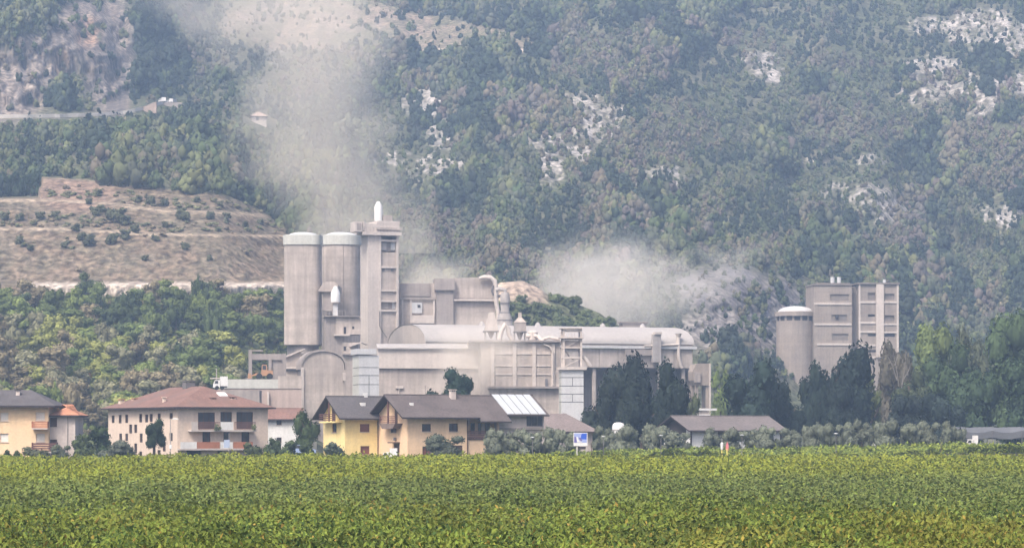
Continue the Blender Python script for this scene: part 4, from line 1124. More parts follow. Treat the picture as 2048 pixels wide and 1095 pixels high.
for k in range(n_):
    xa_, xb_ = LH * k / n_ + .06, LH * (k + 1) / n_ - .06
    o.box(xa_, xb_, -.3, .1, b.z(731), b.z(693))
o.build("wall_panel", CONC, b.root)
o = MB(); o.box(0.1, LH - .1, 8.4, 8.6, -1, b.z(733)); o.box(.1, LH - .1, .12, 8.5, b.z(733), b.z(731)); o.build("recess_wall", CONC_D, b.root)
for k in range(12):
    x_ = 2 + (LH - 4) * k / 11; MB().box(x_ - .35, x_ + .35, .2, .9, -1, b.z(733) - .003).build("pillar", CONC, b.root)
xs0, xs1 = b.x(1303, -1), b.x(1319, -1)
o = MB(); o.box(xs0, xs1, -2.0, -.95, b.z(720), b.z(662)); o.box(xs1 - .55, xs1, -2.0, -1.2, -1, b.z(720)); o.build("bucket_shaft", STEEL, b.root)
o = MB(); o.box(xs0 - 6.5, xs0 + 1, -1.3, -.91, b.z(706), b.z(694)); o.build("walkway", CONC_D, b.root)
o = MB(); o.box(xs0 + .3, xs1 + .1, -2.3, -.9, b.z(663), b.z(658)); o.build("shaft_roof", CONC_L, b.root)
o = MB(); xp = b.x(1357, -.6); o.tube([(xp, -.6, b.z(663)), (xp, -.6, b.z(705)), (xp + .5, -.6, b.z(728)), (xp + .9, -.6, b.z(731))], .42, 10); o.lathe(xp, -.6, [(.42, b.z(668)), (.8, b.z(660))], 12); o.build("down_pipe", CONC_L, b.root, 40)
o = MB(); o.tube([(xs0 - 2, -1.5, b.z(687)), (xp, -.8, b.z(683))], .25, 8); o.build("cross_pipe", CONC_L, b.root)
for k, px in enumerate((968, 1080, 1210, 1290)):
    x_ = b.x(px, 12); MB().lathe(x_, 13.5, [(.9, zc - .4), (.5, zc + .6), (.12, zc + .9)], 10).build("ridge_vent", DUSTROOF, b.root, 40)
o = MB(); o.box(LH - 6, LH + .2, W + .8, W + 3, -1, b.z(646, LH, W)); o.box(LH - 6.5, LH + .6, W + .6, W + 3.2, b.z(646, LH, W), b.z(643, LH, W)); o.build("rear_block", CONC_D, b.root)

# --- low front shed with roof strip
b = Bld("front_shed", "long low pale shed with a white roof edge in front of the hall", "shed", 757, 612, 4, GP)
xr = b.x(962)
o = MB(); o.prism([(-.7, b.z(697)), (-.7, b.z(695.5)), (6, b.z(687, 0, 6)), (6, b.z(690, 0, 6))], 'x', -.3, b.x(938)); o.build("roof", DUSTROOF, b.root)
o = MB(); o.box(-.25, b.x(936), -.12, 5.8, b.z(736), b.z(697.5)); o.build("upper_wall", CONC_L, b.root)
o = MB(); o.box(0, xr, .5, 5.6, -1, b.z(736) - .003); o.build("wall", CONC, b.root)
o = MB(); o.box(b.x(936) + .003, xr, -.05, 5.5, b.z(736), b.z(684)); o.build("end_panel", CONC_L, b.root)
pl = MB(); x_ = b.x(798, -.1); pl.tube([(x_, .3, -1), (x_, .3, b.z(771))], .12, 6); pl.box(x_ - .7, x_ + .9, .1, .45, b.z(776), b.z(771)); pl.build("pipe_stand", CONC_L, b.root)

# --- front building with pilasters
b = Bld("pilastered_building", "dusty flat-roofed concrete building with pale pilasters carrying filter units", "building", 962, 604, 4, GP)
xr = b.x(1121)
b.box("wall", CONC, 0, xr, 0, 9, -1, b.z(684))
o = MB()
for px in (985, 1029, 1068, 1106): o.box(b.x(px) - .38, b.x(px) + .38, -.3, -.004, b.z(772), b.z(686))
o.build("pilaster", CONC_L, b.root)
o = MB()
for k, py in enumerate((707, 731, 748)):
    for p0, p1 in ((991, 1024), (1034, 1063), (1073, 1101)): o.box(b.x(p0), b.x(p1), -.16, -.003, b.z(py + 1), b.z(py - 1.5))
o.build("wall_rib", CONC_L, b.root)
o = MB(); o.box(b.x(975), xr - .1, -1.2, -.003, b.z(776), b.z(772)); o.build("ledge", CONC_D, b.root)
o = MB(); o.box(b.x(940), xr + .3, -.9, 9.3, b.z(683.5), b.z(680)); o.build("roof_slab", CONC_D, b.root)
o = MB(); o.box(b.x(1090), b.x(1095), -.35, -.005, b.z(772), b.z(757)); o.build("door", JOINT, b.root)
o = MB(); o.tube([(b.x(1088, -.5), -.5, b.z(688)), (b.x(1100, -.5), -.5, b.z(693)), (b.x(1106, -.5), -.5, b.z(705)), (b.x(1106, -.5), -.5, b.z(770))], .18, 8); o.build("down_pipe", CONC_L, b.root)
D0 = 606
def roof_unit(name, label, px, py0, py1, D):
    return Bld(name, label, "filter unit", px, D, 4, zat(py1, D, 0), "filter units on the flat roof")
zr_ = b.z(680) + GP
u = roof_unit("filter_unit", "pale filter unit with a tapering top on steel legs, by the cyclone", 970, 625, 680, 607.5)
u.root.location.z = zr_; u.z0 = zr_
o = MB(); o.prism([(0, u.z(662)), (u.x(996), u.z(662)), (u.x(996), u.z(655)), (u.x(990), u.z(632)), (u.x(988), u.z(624)), (u.x(979), u.z(624)), (u.x(977), u.z(632)), (0, u.z(655))], 'y', 0, 2.4); o.build("hood", CONC_L, u.root)
o = MB()
for x_ in (.1, u.x(994)):
    for y_ in (.1, 2.2): o.box(x_ - .1, x_ + .1, y_ - .1, y_ + .1, 0, u.z(662))
o.build("leg", STEEL, u.root)
o = MB(); o.prism([(u.x(976), u.z(663)), (u.x(990), u.z(663)), (u.x(984), u.z(676)), (u.x(981), u.z(676))], 'y', .5, 1.9); o.build("hopper", CONC, u.root)
o = MB(); o.box(-.3, u.x(998), -.3, 2.7, u.z(663), u.z(661)); o.build("platform", STEEL_D, u.root)
u = roof_unit("filter_unit", "grey bottle-shaped filter unit with a square body and narrow neck", 1029, 625, 680, 607.5)
u.root.location.z = zr_; u.z0 = zr_; xr_ = u.x(1052); xc = xr_ / 2
o = MB(); o.box(0, xr_, 0, 2.4, u.z(662), u.z(644)); o.build("body", CONC_D, u.root)
o = MB(); e = [(-.1, -.1), (xr_ + .1, -.1), (xr_ + .1, 2.5), (-.1, 2.5)]; t = [(xc - .35, .85), (xc + .35, .85), (xc + .35, 1.55), (xc - .35, 1.55)]
o.add([(x, y, u.z(644)) for x, y in e] + [(x, y, u.z(634)) for x, y in t], [(0, 1, 5, 4), (1, 2, 6, 5), (2, 3, 7, 6), (3, 0, 4, 7), (4, 5, 6, 7), (3, 2, 1, 0)]); o.box(xc - .34, xc + .34, .86, 1.54, u.z(634), u.z(624)); o.build("neck", CONC, u.root)
o = MB(); o.box(-.2, xr_ + .2, -.2, 2.6, u.z(664), u.z(662)); o.build("platform", STEEL_D, u.root)
o = MB()
for x_ in (.1, xr_ - .1):
    for y_ in (.1, 2.3): o.box(x_ - .1, x_ + .1, y_ - .1, y_ + .1, 0, u.z(664))
o.tube([(xc, 1.2, u.z(664)), (xc, 1.2, .3)], [.8, .25], 10); o.build("leg_frame", STEEL, u.root)
def duct(label, pts, r, D, m=CONC_L):
    base = P(pts[0][0], pts[0][1], D)
    o = MB(); o.tube([P(px, py, D + dd) - base for px, py, dd in pts], r, 10)
    e = o.build("duct", m, None, 50); e.location = base
    return tag(e, label, "duct", "ducts on the flat roof")
duct("fat bent duct between the two filter units", [(999, 679, 0), (1003, 662, 0), (1010, 648, 0), (1016, 655, .3), (1018, 668, .5), (1024, 679, .6)], .5, 606)
duct("pale duct sloping over the roof edge beside the bottle-shaped unit", [(1052, 672, 0), (1066, 670, 0), (1076, 672, -.5), (1086, 684, -1.6)], .42, 606.5)
duct("low duct lying near the steel frame tower", [(1086, 678, 0), (1098, 674, 0), (1112, 677, 0), (1120, 678, 0)], .33, 607)
o = MB(); p0 = P(1066, 664, 607); o.lathe(0, 0, [(.95, -1.6), (1.0, 0), (.6, .35), (.02, .42)], 16); o = o.build("fan_housing", CONC_L, None, 40); o.location = p0
tag(o, "round pale fan housing on the flat roof", "fan")

# --- arched shed at the silo foot
b = Bld("arched_shed", "pinkish shed with a rounded arch front at the foot of the silo", "shed", 604, 598, 10, GP)
xr = b.x(689); zs = b.z(738); zc2 = b.z(703)
def archpoly(x0, x1, zs, zc, n=20, pw=.75):
    c, r = (x0 + x1) / 2, (x1 - x0) / 2
    return [(c - r * math.cos(math.pi * k / n), zs + (zc - zs) * math.sin(math.pi * k / n) ** pw) for k in range(n + 1)]
ap = archpoly(0, xr, zs, zc2)
o = MB(); o.prism([(0, -1)] + ap + [(xr, -1)], 'y', 0, .3); o.build("front_wall", CONC, b.root)
o = MB(); ar = archpoly(-.45, xr + .45, zs, zc2 + .55); ai = archpoly(-.12, xr + .12, zs, zc2 + .1)
n_ = len(ar)
v = [(x, -.35, z) for x, z in ar] + [(x, 19, z) for x, z in ar] + [(x, -.35, z) for x, z in ai]
o.add(v, [(i, i + 1, n_ + i + 1, n_ + i) for i in range(n_ - 1)] + [(i, i + 1, 2 * n_ + i + 1, 2 * n_ + i) for i in range(n_ - 1)]); o.build("arch_roof", CONC_D, b.root, 50)
o = MB(); o.box(.01, .25, .31, 18, -1, zs); o.box(xr - .25, xr - .01, .31, 18, -1, zs); o.build("side_wall", CONC_D, b.root)
o = MB(); o.box(-.25, .35, -.4, -.003, -1, zs + .4); o.box(xr - .4, xr + .2, -.4, -.003, b.z(760), b.z(744)); o.build("buttress", CONC_L, b.root)
b = Bld("lean_to", "small dusty lean-to with a sloping roof beside the arched shed", "lean-to", 570, 606, 6, GP)
xr = b.x(602)
o = MB(); o.prism([(0, b.z(714)), (xr * .25, b.z(712)), (xr + .8, b.z(698)), (xr + .8, b.z(696)), (xr * .2, b.z(709)), (-.3, b.z(712))], 'y', -.6, 7); o.build("roof", CONC_L, b.root)
o = MB(); o.prism([(0, -1), (xr, -1), (xr, b.z(702)), (0, b.z(714.5))], 'y', 0, 6.5); wo = o.build("wall", CONC, b.root)
o = MB(); o.box(.2, xr * .75, -.4, -.003, b.z(741), b.z(735)); o.build("slot_opening", JOINT, wo)
o = MB(); o.box(.1, xr * .85, -.7, -.41, b.z(737), b.z(733)); o.build("canopy", CONC_L, b.root)

# --- panelled white towers
def white_tower(label, px0, px1, pxs, pyt, D, th, joints, mull, group="white panelled towers"):
    b = Bld("panelled_tower", label, "tower", px0, D, th, GP, group)
    xr = b.x(px1); yd = b.y(pxs) if pxs else 5.0
    o = MB(); zs = [-1] + [b.z(q) for q in joints[::-1]] + [b.z(pyt)]
    o.box(.04, xr - .04, .04, yd - .04, -1, b.z(pyt) - .02); o.build("core", JOINT, b.root)
    for i in range(len(zs) - 1):
        g_ = .14
        xs = [0] + ([xr * .5] if mull[i % len(mull)] else []) + [xr]
        for j in range(len(xs) - 1):
            MB().box(xs[j] + (g_ / 2 if j else 0), xs[j + 1] - (g_ / 2 if j < len(xs) - 2 else 0), -.1, .035, zs[i] + g_, zs[i + 1]).build("cladding_panel", WHITE, b.root)
        MB().box(-.1, .035, .04, yd, zs[i] + g_, zs[i + 1]).build("side_panel", CAPG, b.root)
    return b, xr, yd
b, xr, yd = white_tower("white panelled tower beside the arched shed, pale roof on top", 718, 758, 706, 710, 588, 14, [735, 751, 769], [1, 1, 0, 0])
o = MB(); o.box(-.5, xr - .6, -.4, yd, b.z(708), b.z(697)); o.build("roof_box", WHITE, b.root)
b, xr, yd = white_tower("white panelled tower carrying a steel frame, dark joints, next to the dark cedars", 1123, 1167, None, 740, 586, 4, [755, 772, 788, 804], [0, 1, 0, 1])
o = MB(); o.box(-.5, xr + .6, -.6, 5.5, b.z(739), b.z(733)); o.build("top_slab", CONC_L, b.root)
b3 = Bld("steel_frame", "open dusty steel frame with platforms on top of the white panelled tower", "frame", 1126, 587, 4, zat(733, 587, 0))
b3.z0 = b.z(733) + GP; b3.root.location.z = b3.z0
xr = b3.x(1164); zt = b3.z(657); o = MB()
for x_ in (.15, xr - .15):
    for y_ in (.2, 3.8): o.box(x_ - .2, x_ + .2, y_ - .2, y_ + .2, 0, zt)
for py in (716, 696, 678, 662):
    for y_ in (.2, 3.8): o.box(.3, xr - .3, y_ - .12, y_ + .12, b3.z(py), b3.z(py) + .3)
    for x_ in (.15, xr - .15): o.box(x_ - .12, x_ + .12, .4, 3.6, b3.z(py), b3.z(py) + .3)
o.bar((.2, .2, 0), (xr - .2, .2, b3.z(716)), .08); o.bar((.2, .2, b3.z(696)), (xr - .2, .2, b3.z(678)), .08); o.build("frame", CONC_L, b3.root)
o = MB(); o.box(.4, xr - .4, .5, 3.5, b3.z(694), b3.z(680)); o.build("machine_house", CONC, b3.root)
o = MB(); o.prism([(.9, b3.z(703)), (xr - .7, b3.z(703)), (xr - 1.0, b3.z(712)), (2.2, b3.z(718)), (1.4, b3.z(712))], 'y', .6, 3); o.build("hopper", STEEL, b3.root)
o = MB(); o.box(-.6, xr + .3, -.5, 4.4, b3.z(676), b3.z(674)); o.box(-.4, xr, -.4, 4.2, b3.z(657), b3.z(655)); o.build("platform", CONC_L, b3.root)
o = MB()
for k in range(9):
    x_ = -.5 + (xr + .7) * k / 8; o.bar((x_, -.45, b3.z(674)), (x_, -.45, b3.z(674) + 1.1), .045)
o.bar((-.5, -.45, b3.z(674) + 1.1), (xr + .2, -.45, b3.z(674) + 1.1), .045); o.build("guard_rail", CONC_L, b3.root)
o = MB(); o.tube([(xr + 1.8, 1, b3.z(732)), (xr + 1.2, 1, b3.z(722)), (xr + .5, 1, b3.z(714)), (xr, 1, b3.z(712))], .4, 8); o.build("side_duct", CONC_L, b3.root)

# --- long pale wall, ruin frame, machines
b = Bld("conveyor_gallery", "long low gallery with a pale sheet band over a pinkish wall", "gallery", 432, 548, 5, GP)
xr = b.x(603)
o = MB(); o.box(0, xr, 0, 4, -1, b.z(777)); o.build("wall", mat("pinkish_wall", (.42, .335, .295), .1, .3, streak=.1), b.root)
o = MB(); o.box(b.x(447), b.x(556), -.15, 4.2, b.z(776), b.z(758)); o.build("sheet_band", CAPG, b.root)
o = MB(); o.box(b.x(556) + .003, xr, -.15, 4.1, b.z(776), b.z(751)); o.build("block_end", CONC, b.root)
o = MB(); o.box(b.x(534), b.x(538), -.6, -.16, -1, b.z(783)); o.build("downpipe", CONC_L, b.root)
o = MB(); o.tube([(b.x(500, -.5), -.5, b.z(783)), (b.x(501, -.5), -.5, b.z(796)), (b.x(517, -.5), -.5, b.z(798))], .1, 6); o.build("hook_pipe", JOINT, b.root)
b = Bld("open_frame", "ruined grey concrete frame open to the trees behind", "frame", 497, 585, 4, GP)
xr = b.x(572); o = MB()
o.box(0, .7, 0, 5, -1, b.z(699)); o.box(b.x(537), b.x(543), 0, 5, -1, b.z(719)); o.box(xr - .7, xr, 0, 5, -1, b.z(706))
o.box(.71, xr - .71, .1, 4.9, b.z(719), b.z(707)); o.box(.71, b.x(525), 0, 5, b.z(702), b.z(699)); o.box(-.4, .5, -.3, 1, b.z(760), b.z(755)); o.build("frame", CONC_D, b.root)
o = MB(); o.box(b.x(543) + .01, xr - .71, .5, .8, -1, b.z(719)); o.build("infill_wall", CONC_D, b.root)

def excavator(px, py, D):
    p = P(px, py, D); r = empty("wheel_loader", p, R(8), "orange wheel loader parked in front of the ruined frame", "loader")
    o = MB(); o.prism([(-1.7, .7), (1.5, .7), (1.7, 1.0), (1.7, 1.7), (-.3, 1.9), (-.6, 1.2), (-1.7, 1.2)], 'y', -.8, .8); o.build("body", ORANGE, r)
    o = MB(); o.prism([(-.5, 1.3), (.6, 1.75), (.5, 2.9), (-.4, 2.9)], 'y', -.65, .65); co = o.build("cab", ORANGE, r)
    o = MB(); o.prism([(-.32, 1.7), (.4, 1.9), (.35, 2.7), (-.3, 2.7)], 'y', -.69, -.655); o.build("window", GLASS, co)
    o = MB(); o.prism([(-1.5, .9), (-2.6, .5), (-2.7, .75), (-1.5, 1.2)], 'y', -.5, .5); o.prism([(-2.5, .2), (-3.2, .15), (-3.1, 1.2), (-2.6, 1.0)], 'y', -1.1, 1.1); o.build("bucket", ORANGE, r)
    for x_ in (-1.0, 1.1):
        for y_ in (-.85, .85):
            o = MB(); o.prism([(x_ + .6 * math.cos(t), .6 + .6 * math.sin(t)) for t in np.linspace(0, 2 * math.pi, 18)[:-1]], 'y', y_ - .22, y_ + .22); o.build("wheel", TYRE, r)
excavator(528, 758, 575)
tq = P(528, 758, 575); o = MB().box(-7, 7, -3, 6, -tq[2], -.02).build("platform_block", CONC_D); o.location = (tq[0], tq[1], tq[2]); o.rotation_euler[2] = R(4)
tag(o, "low concrete platform under the orange loader", "platform")

def truck(name, label, px, py, D, L_, H_, yaw, m=WHITEP, cat="truck", z=None, group=None):
    """box truck: chassis, cab with glass, body, wheels"""
    p = P(px, py, D)
    if z is not None: p[2] = z
    r = empty(name, p, R(yaw), label, cat, group)
    k = H_ / 3.0
    o = MB(); o.prism([(0, .5 * k), (1.5 * k, .5 * k), (1.5 * k, 2.2 * k), (.45 * k, 2.2 * k), (.05 * k, 1.4 * k)], 'y', -1.0 * k, 1.0 * k); co = o.build("cab", m, r)
    o = MB(); o.prism([(.3 * k, 1.4 * k), (1.1 * k, 1.4 * k), (1.1 * k, 2.0 * k), (.5 * k, 2.0 * k)], 'y', -1.03 * k, -1.003 * k); o.build("side_window", GLASS, co)
    o = MB(); o.add([(.03 * k, -.85 * k, 1.42 * k), (.03 * k, .85 * k, 1.42 * k), (.43 * k, .85 * k, 2.12 * k), (.43 * k, -.85 * k, 2.12 * k)], [(0, 1, 2, 3)]); q = o.build("windscreen", GLASS, co); q.location.x = -.02
    o = MB(); o.box(1.6 * k, L_, -1.1 * k, 1.1 * k, .85 * k, H_); o.build("box_body", m, r)
    o = MB(); o.box(.2, L_ - .1, -.45 * k, .45 * k, .5 * k, .84 * k); o.build("chassis", STEEL_D, r)
    for x_ in (.85 * k, L_ - 1.2 * k):
        for y_ in (-.9 * k, .9 * k):
            o = MB(); o.prism([(x_ + .45 * k * math.cos(t), .45 * k + .45 * k * math.sin(t)) for t in np.linspace(0, 2 * math.pi, 18)[:-1]], 'y', y_ - .14 * k, y_ + .14 * k); o.build("wheel", TYRE, r)
    return r
r = truck("truck", "small white truck nosing out at the end of the pale gallery", 426, 779, 541, 2.7, 2.5, 8)
o = MB().box(-2, 9, -2, 3, -P(424, 780, 541)[2], -.01).build("loading_ramp", CONC_D); o.location = P(424, 780, 541); tag(o, "concrete loading ramp under the white truck cab", "ramp")
b = Bld("mast", "thin steel mast standing by the white truck cab", "mast", 433, 545, 0, float(P(424, 780, 541)[2]))
o = MB().tube([(0, 0, 0), (0, 0, b.z(736))], .09, 6); o.build("pole", STEEL, b.root)
o = MB(); o.box(-1.2, 1.0, -.3, .3, b.z(757), b.z(755)); o.build("arm", CONC_L, b.root)

# --- hopper tower at the hall's far end
b = Bld("hopper_tower", "concrete loading hopper on tall legs at the end of the hall", "hopper", 1386, 622, 12, GP)
xr = b.x(1421)
o = MB(); o.prism([(0, b.z(742)), (.6, b.z(728)), (b.x(1400), b.z(726)), (xr, b.z(726)), (xr, b.z(745)), (xr - .4, b.z(770)), (.6, b.z(770)), (.1, b.z(760))], 'y', 0, 4); o.build("hopper", CONC_F, b.root)
for x_ in (.9, xr - .6):
    for y_ in (.3, 3.3): MB().box(x_ - .33, x_ + .33, y_, y_ + .5, -1, b.z(770) - .003).build("leg", CONC_F, b.root)
o = MB(); o.prism([(xr - .35, b.z(726)), (xr, b.z(726)), (xr, -1), (xr - .35, -1)], 'y', -.3, -.003); o.build("chute_wall", CONC_L, b.root)
o = MB(); o.box(b.x(1388), b.x(1400), -.5, -.003, b.z(764), b.z(744)); o.build("panel", CONC_D, b.root)
b = Bld("loading_canopy", "small white two-tier canopy on a stub below the hopper, above the barn roof", "canopy", 1393, 560, 0, GP)
o = MB(); o.box(0, b.x(1434), 0, 4, b.z(820), b.z(816)); o.build("upper_roof", WHITE, b.root)
o = MB(); o.box(.1, b.x(1420), -.8, 3, b.z(832), b.z(828)); o.build("lower_roof", WHITE, b.root)
o = MB(); o.box(.4, b.x(1418), .4, 3.4, -1, b.z(820) - .003); o.build("kiosk", CONC_D, b.root)

# --- far works: round silo and block
b = Bld("silo", "lone squat silo with a low white dome beside the far block", "silo", 1591, 852, 0, 2.0, "concrete silos")
r_ = 38.5 / F * 852
o = MB(); o.lathe(0, 0, [(r_, -2), (r_, b.z(642))], 56); o.build("shell", CONC_F, b.root, 40)
o = MB(); o.lathe(0, 0, [(r_ - .35, b.z(642)), (r_ - .35, b.z(632))], 40); o.build("gap_band", DARK, b.root, 40)
for k in range(14):
    a = 2 * math.pi * k / 14; MB().box(-.3, .3, -.3, .3, b.z(642), b.z(632)).build("stub_post", CONC_F, b.root).location = (math.cos(a) * (r_ - .4), math.sin(a) * (r_ - .4), 0)
o = MB(); o.lathe(0, 0, [(r_ + .45, b.z(632.5)), (r_ + .45, b.z(624)), (r_ - .5, b.z(623))], 56); o.build("cap_band", CONC_F, b.root, 40)
o = MB(); rr = r_ - .5; zz = b.z(623.5); hh = b.z(611.5) - zz; o.lathe(0, 0, [(rr, zz)] + [(rr * math.cos(t), zz + hh * math.sin(t)) for t in np.linspace(.1, 1.5, 9)], 48); o.build("dome", WHITE, b.root, 60)

b = Bld("silo_block", "tall blocky concrete silo house with framed window bays above the trees", "building", 1628, 846, 4, 2.0)
x1, x2, xr = b.x(1704), b.x(1716), b.x(1795); zt = b.z(570)
wl = [b.rect(1660, 588, 1698, 601), b.rect(1663, 629, 1694, 642), b.rect(1664, 667, 1697, 680)]
o = MB(); o.wall(0, x1, -2, zt, wl, b.face(.0), .35); o.add([(0, 0, -2), (0, 14, -2), (0, 14, zt), (0, 0, zt)], [(0, 1, 2, 3)]); o.add([(x1, 0, -2), (x1, 3, -2), (x1, 3, zt), (x1, 0, zt)], [(0, 1, 2, 3)]); o.add([(0, 0, zt), (x1, 0, zt), (x1, 14, zt), (0, 14, zt)], [(0, 1, 2, 3)]); o.add([(0, 14, -2), (xr, 14, -2), (xr, 14, zt), (0, 14, zt)], [(0, 1, 2, 3)])
o.build("wall", CONC_F, b.root)
for h in wl: MB().box(h[0], h[1], .3, .34, h[2], h[3]).build("bay_panel", CONC_FD, b.root)
wr = [b.rect(1736, 585, 1751, 600, -1.2), b.rect(1769, 587, 1789, 599, -1.2), b.rect(1736, 628, 1750, 633, -1.2), b.rect(1769, 630, 1789, 642, -1.2), b.rect(1736, 667, 1752, 672, -1.2), b.rect(1769, 667, 1790, 673, -1.2), b.rect(1736, 699, 1752, 704, -1.2)]
o = MB(); zq = b.z(568)
o.wall(x2, xr, -2, zq, wr, b.face(-1.2), .5); o.add([(x2, -1.2, -2), (x2, 3, -2), (x2, 3, zq), (x2, -1.2, zq)], [(0, 1, 2, 3)]); o.add([(xr, -1.2, -2), (xr, 14, -2), (xr, 14, zq), (xr, -1.2, zq)], [(0, 1, 2, 3)]); o.add([(x2, -1.2, zq), (xr, -1.2, zq), (xr, 14, zq), (x2, 14, zq)], [(0, 1, 2, 3)])
o.build("bay_wall", CONC_F, b.root)
for h in wr: MB().box(h[0], h[1], -.75, -.7, h[2], h[3]).build("window", DARK if h[3] - h[2] < 1.2 else CONC_FD, b.root)
h = b.rect(1671, 630, 1677, 637); MB().box(h[0], h[1], -.06, .33, h[2], h[3]).build("dark_hatch", DARK, b.root)
o = MB(); o.box(x1 + .003, x2 - .003, 2.5, 3, -2, b.z(572)); o.build("recess_wall", CONC_FD, b.root)
for py in (607, 648, 688): MB().box(.9, x1 - .2, -.25, -.004, b.z(py + 2), b.z(py - 2)).build("floor_band", CONC_L, b.root)
for py in (607, 648): MB().box(.05, .85, -.12, -.004, b.z(py + 2), b.z(py - 2)).build("floor_band", CONC_L, b.root)
for py in (604, 645, 663, 690, 714): MB().box(x2 + .1, b.x(1751, -1.2), -1.45, -1.204, b.z(py + 2), b.z(py - 2)).build("floor_band", CONC_L, b.root)
for py in (604, 648, 664): MB().box(b.x(1767, -1.2) + .01, xr - .01, -1.45, -1.204, b.z(py + 1.5), b.z(py - 1.5)).build("floor_band", CONC_L, b.root)

o = MB(); o.box(b.x(1752, -1.2), b.x(1767, -1.2), -1.75, -1.204, b.z(714), b.z(567)); o.box(xr - .5, xr + .05, -1.5, -1.21, b.z(706), b.z(568)); o.box(x2 - .05, x2 + .45, -1.5, -1.21, -2, b.z(568)); o.build("pilaster", CONC_L, b.root)
o = MB(); o.box(-.2, x1 + .2, -.3, 14, zt + .003, b.z(567)); o.box(x2 - .6, xr + .3, -1.8, 14.2, zq + .003, b.z(565)); o.box(1.6, x1, 3, 9, b.z(567), b.z(564)); o.build("roof_slab", CONC_FD, b.root)
for px, q0 in ((1665, 552), (1678, 552)):
    x_ = b.x(px, 4); MB().lathe(x_, 4, [(.62, b.z(568)), (.62, b.z(q0)), (.4, b.z(q0))], 16).build("roof_vent", WHITE, b.root, 40)
MB().lathe(b.x(1769, 4), 4, [(.5, b.z(568)), (.5, b.z(558)), (.3, b.z(557))], 14).build("roof_vent", WHITE, b.root, 40)
MB().tube([(b.x(1667, 4), 4, b.z(568)), (b.x(1667, 4), 4, b.z(538))], .06, 5).build("aerial", STEEL_D, b.root)
b = Bld("site_hut", "small pale hut half hidden by trees under the far block", "hut", 1722, 560, 5, 2.2)
o = MB(); o.prism([(0, -1), (b.x(1752), -1), (b.x(1752), b.z(812)), (b.x(1742), b.z(800)), (0, b.z(806))], 'y', 0, 4); o.build("wall", P_WHITE, b.root)
o = MB(); o.box(1.0, 2.2, -.1, -.003, b.z(828), b.z(810)); o.build("door", STEEL_D, b.root)

# ================================================================== HILLSIDE ROAD
rp = []
for px in np.arange(-330, 356, 6.0):
    py = float(line_y(px, ROADL)); rp.append(P(px, py + 3.2, float(terr_D(px, py + 5)) - .4))
o = MB()
for i in range(len(rp) - 1):
    a, c = rp[i], rp[i + 1]; up = Vector((0, 0, 0)); q = Vector((0, 1, .03)) * 8.5
    o.add([a, c, c + q, a + q], [(0, 1, 2, 3)], 0)
    dn = Vector((0, -.6, -3.0)); o.add([a, c, c + dn, a + dn], [(0, 1, 2, 3)], 1)
rd = o.build("road", [mat("road_asphalt", (.16, .15, .145), .1, .3), mat("road_bank", (.36, .33, .24), .2, .3)]); tag(rd, kind="structure")
o = MB()
for i in range(len(rp) - 1):
    a, c = rp[i] + Vector((0, -.1, 0)), rp[i + 1] + Vector((0, -.1, 0))
    if True:
        h = Vector((0, 0, 1.25)); o.add([a, c, c + h, a + h, a + Vector((0, .35, 0)), c + Vector((0, .35, 0)), c + h + Vector((0, .35, 0)), a + h + Vector((0, .35, 0))], [(0, 1, 2, 3), (3, 2, 6, 7), (4, 5, 6, 7)])
pw = o.build("parapet_wall", mat("parapet_stone", (.60, .55, .48), .15, .6)); tag(pw, "low pale stone parapet along the hillside road under the cliff", "wall")
dd = float(terr_D(285, 224)) + 2
o = MB(); p0 = P(292, 220, dd); o.prism([(-3.5, -2), (3.6, -1), (3.6, 2.9), (1.0, 1.8), (-2.2, .3)], 'y', 0, 1.5); o = o.build("rock_face", mat("pinkish_rock", (.40, .31, .26), .2, .5)); o.location = p0
tag(o, "pinkish cut rock at the bend of the hillside road", "rock")
dd = float(terr_D(332, 211)) - 1.5
o = MB().box(-5, 6, -1.6, 6, -6, -.02).build("road_ledge", CONC_D); o.location = P(332, 206, dd); tag(o, kind="structure")
truck("van", "white van on the hillside road bend below the cliff", 317, 206, dd, 2.7, 2.0, 6, cat="van")
o = truck("van", "white camper with its dark roof rack ahead of the van on the hill road", 334, 206.4, dd + 1, 2.2, 1.6, 4, cat="van")

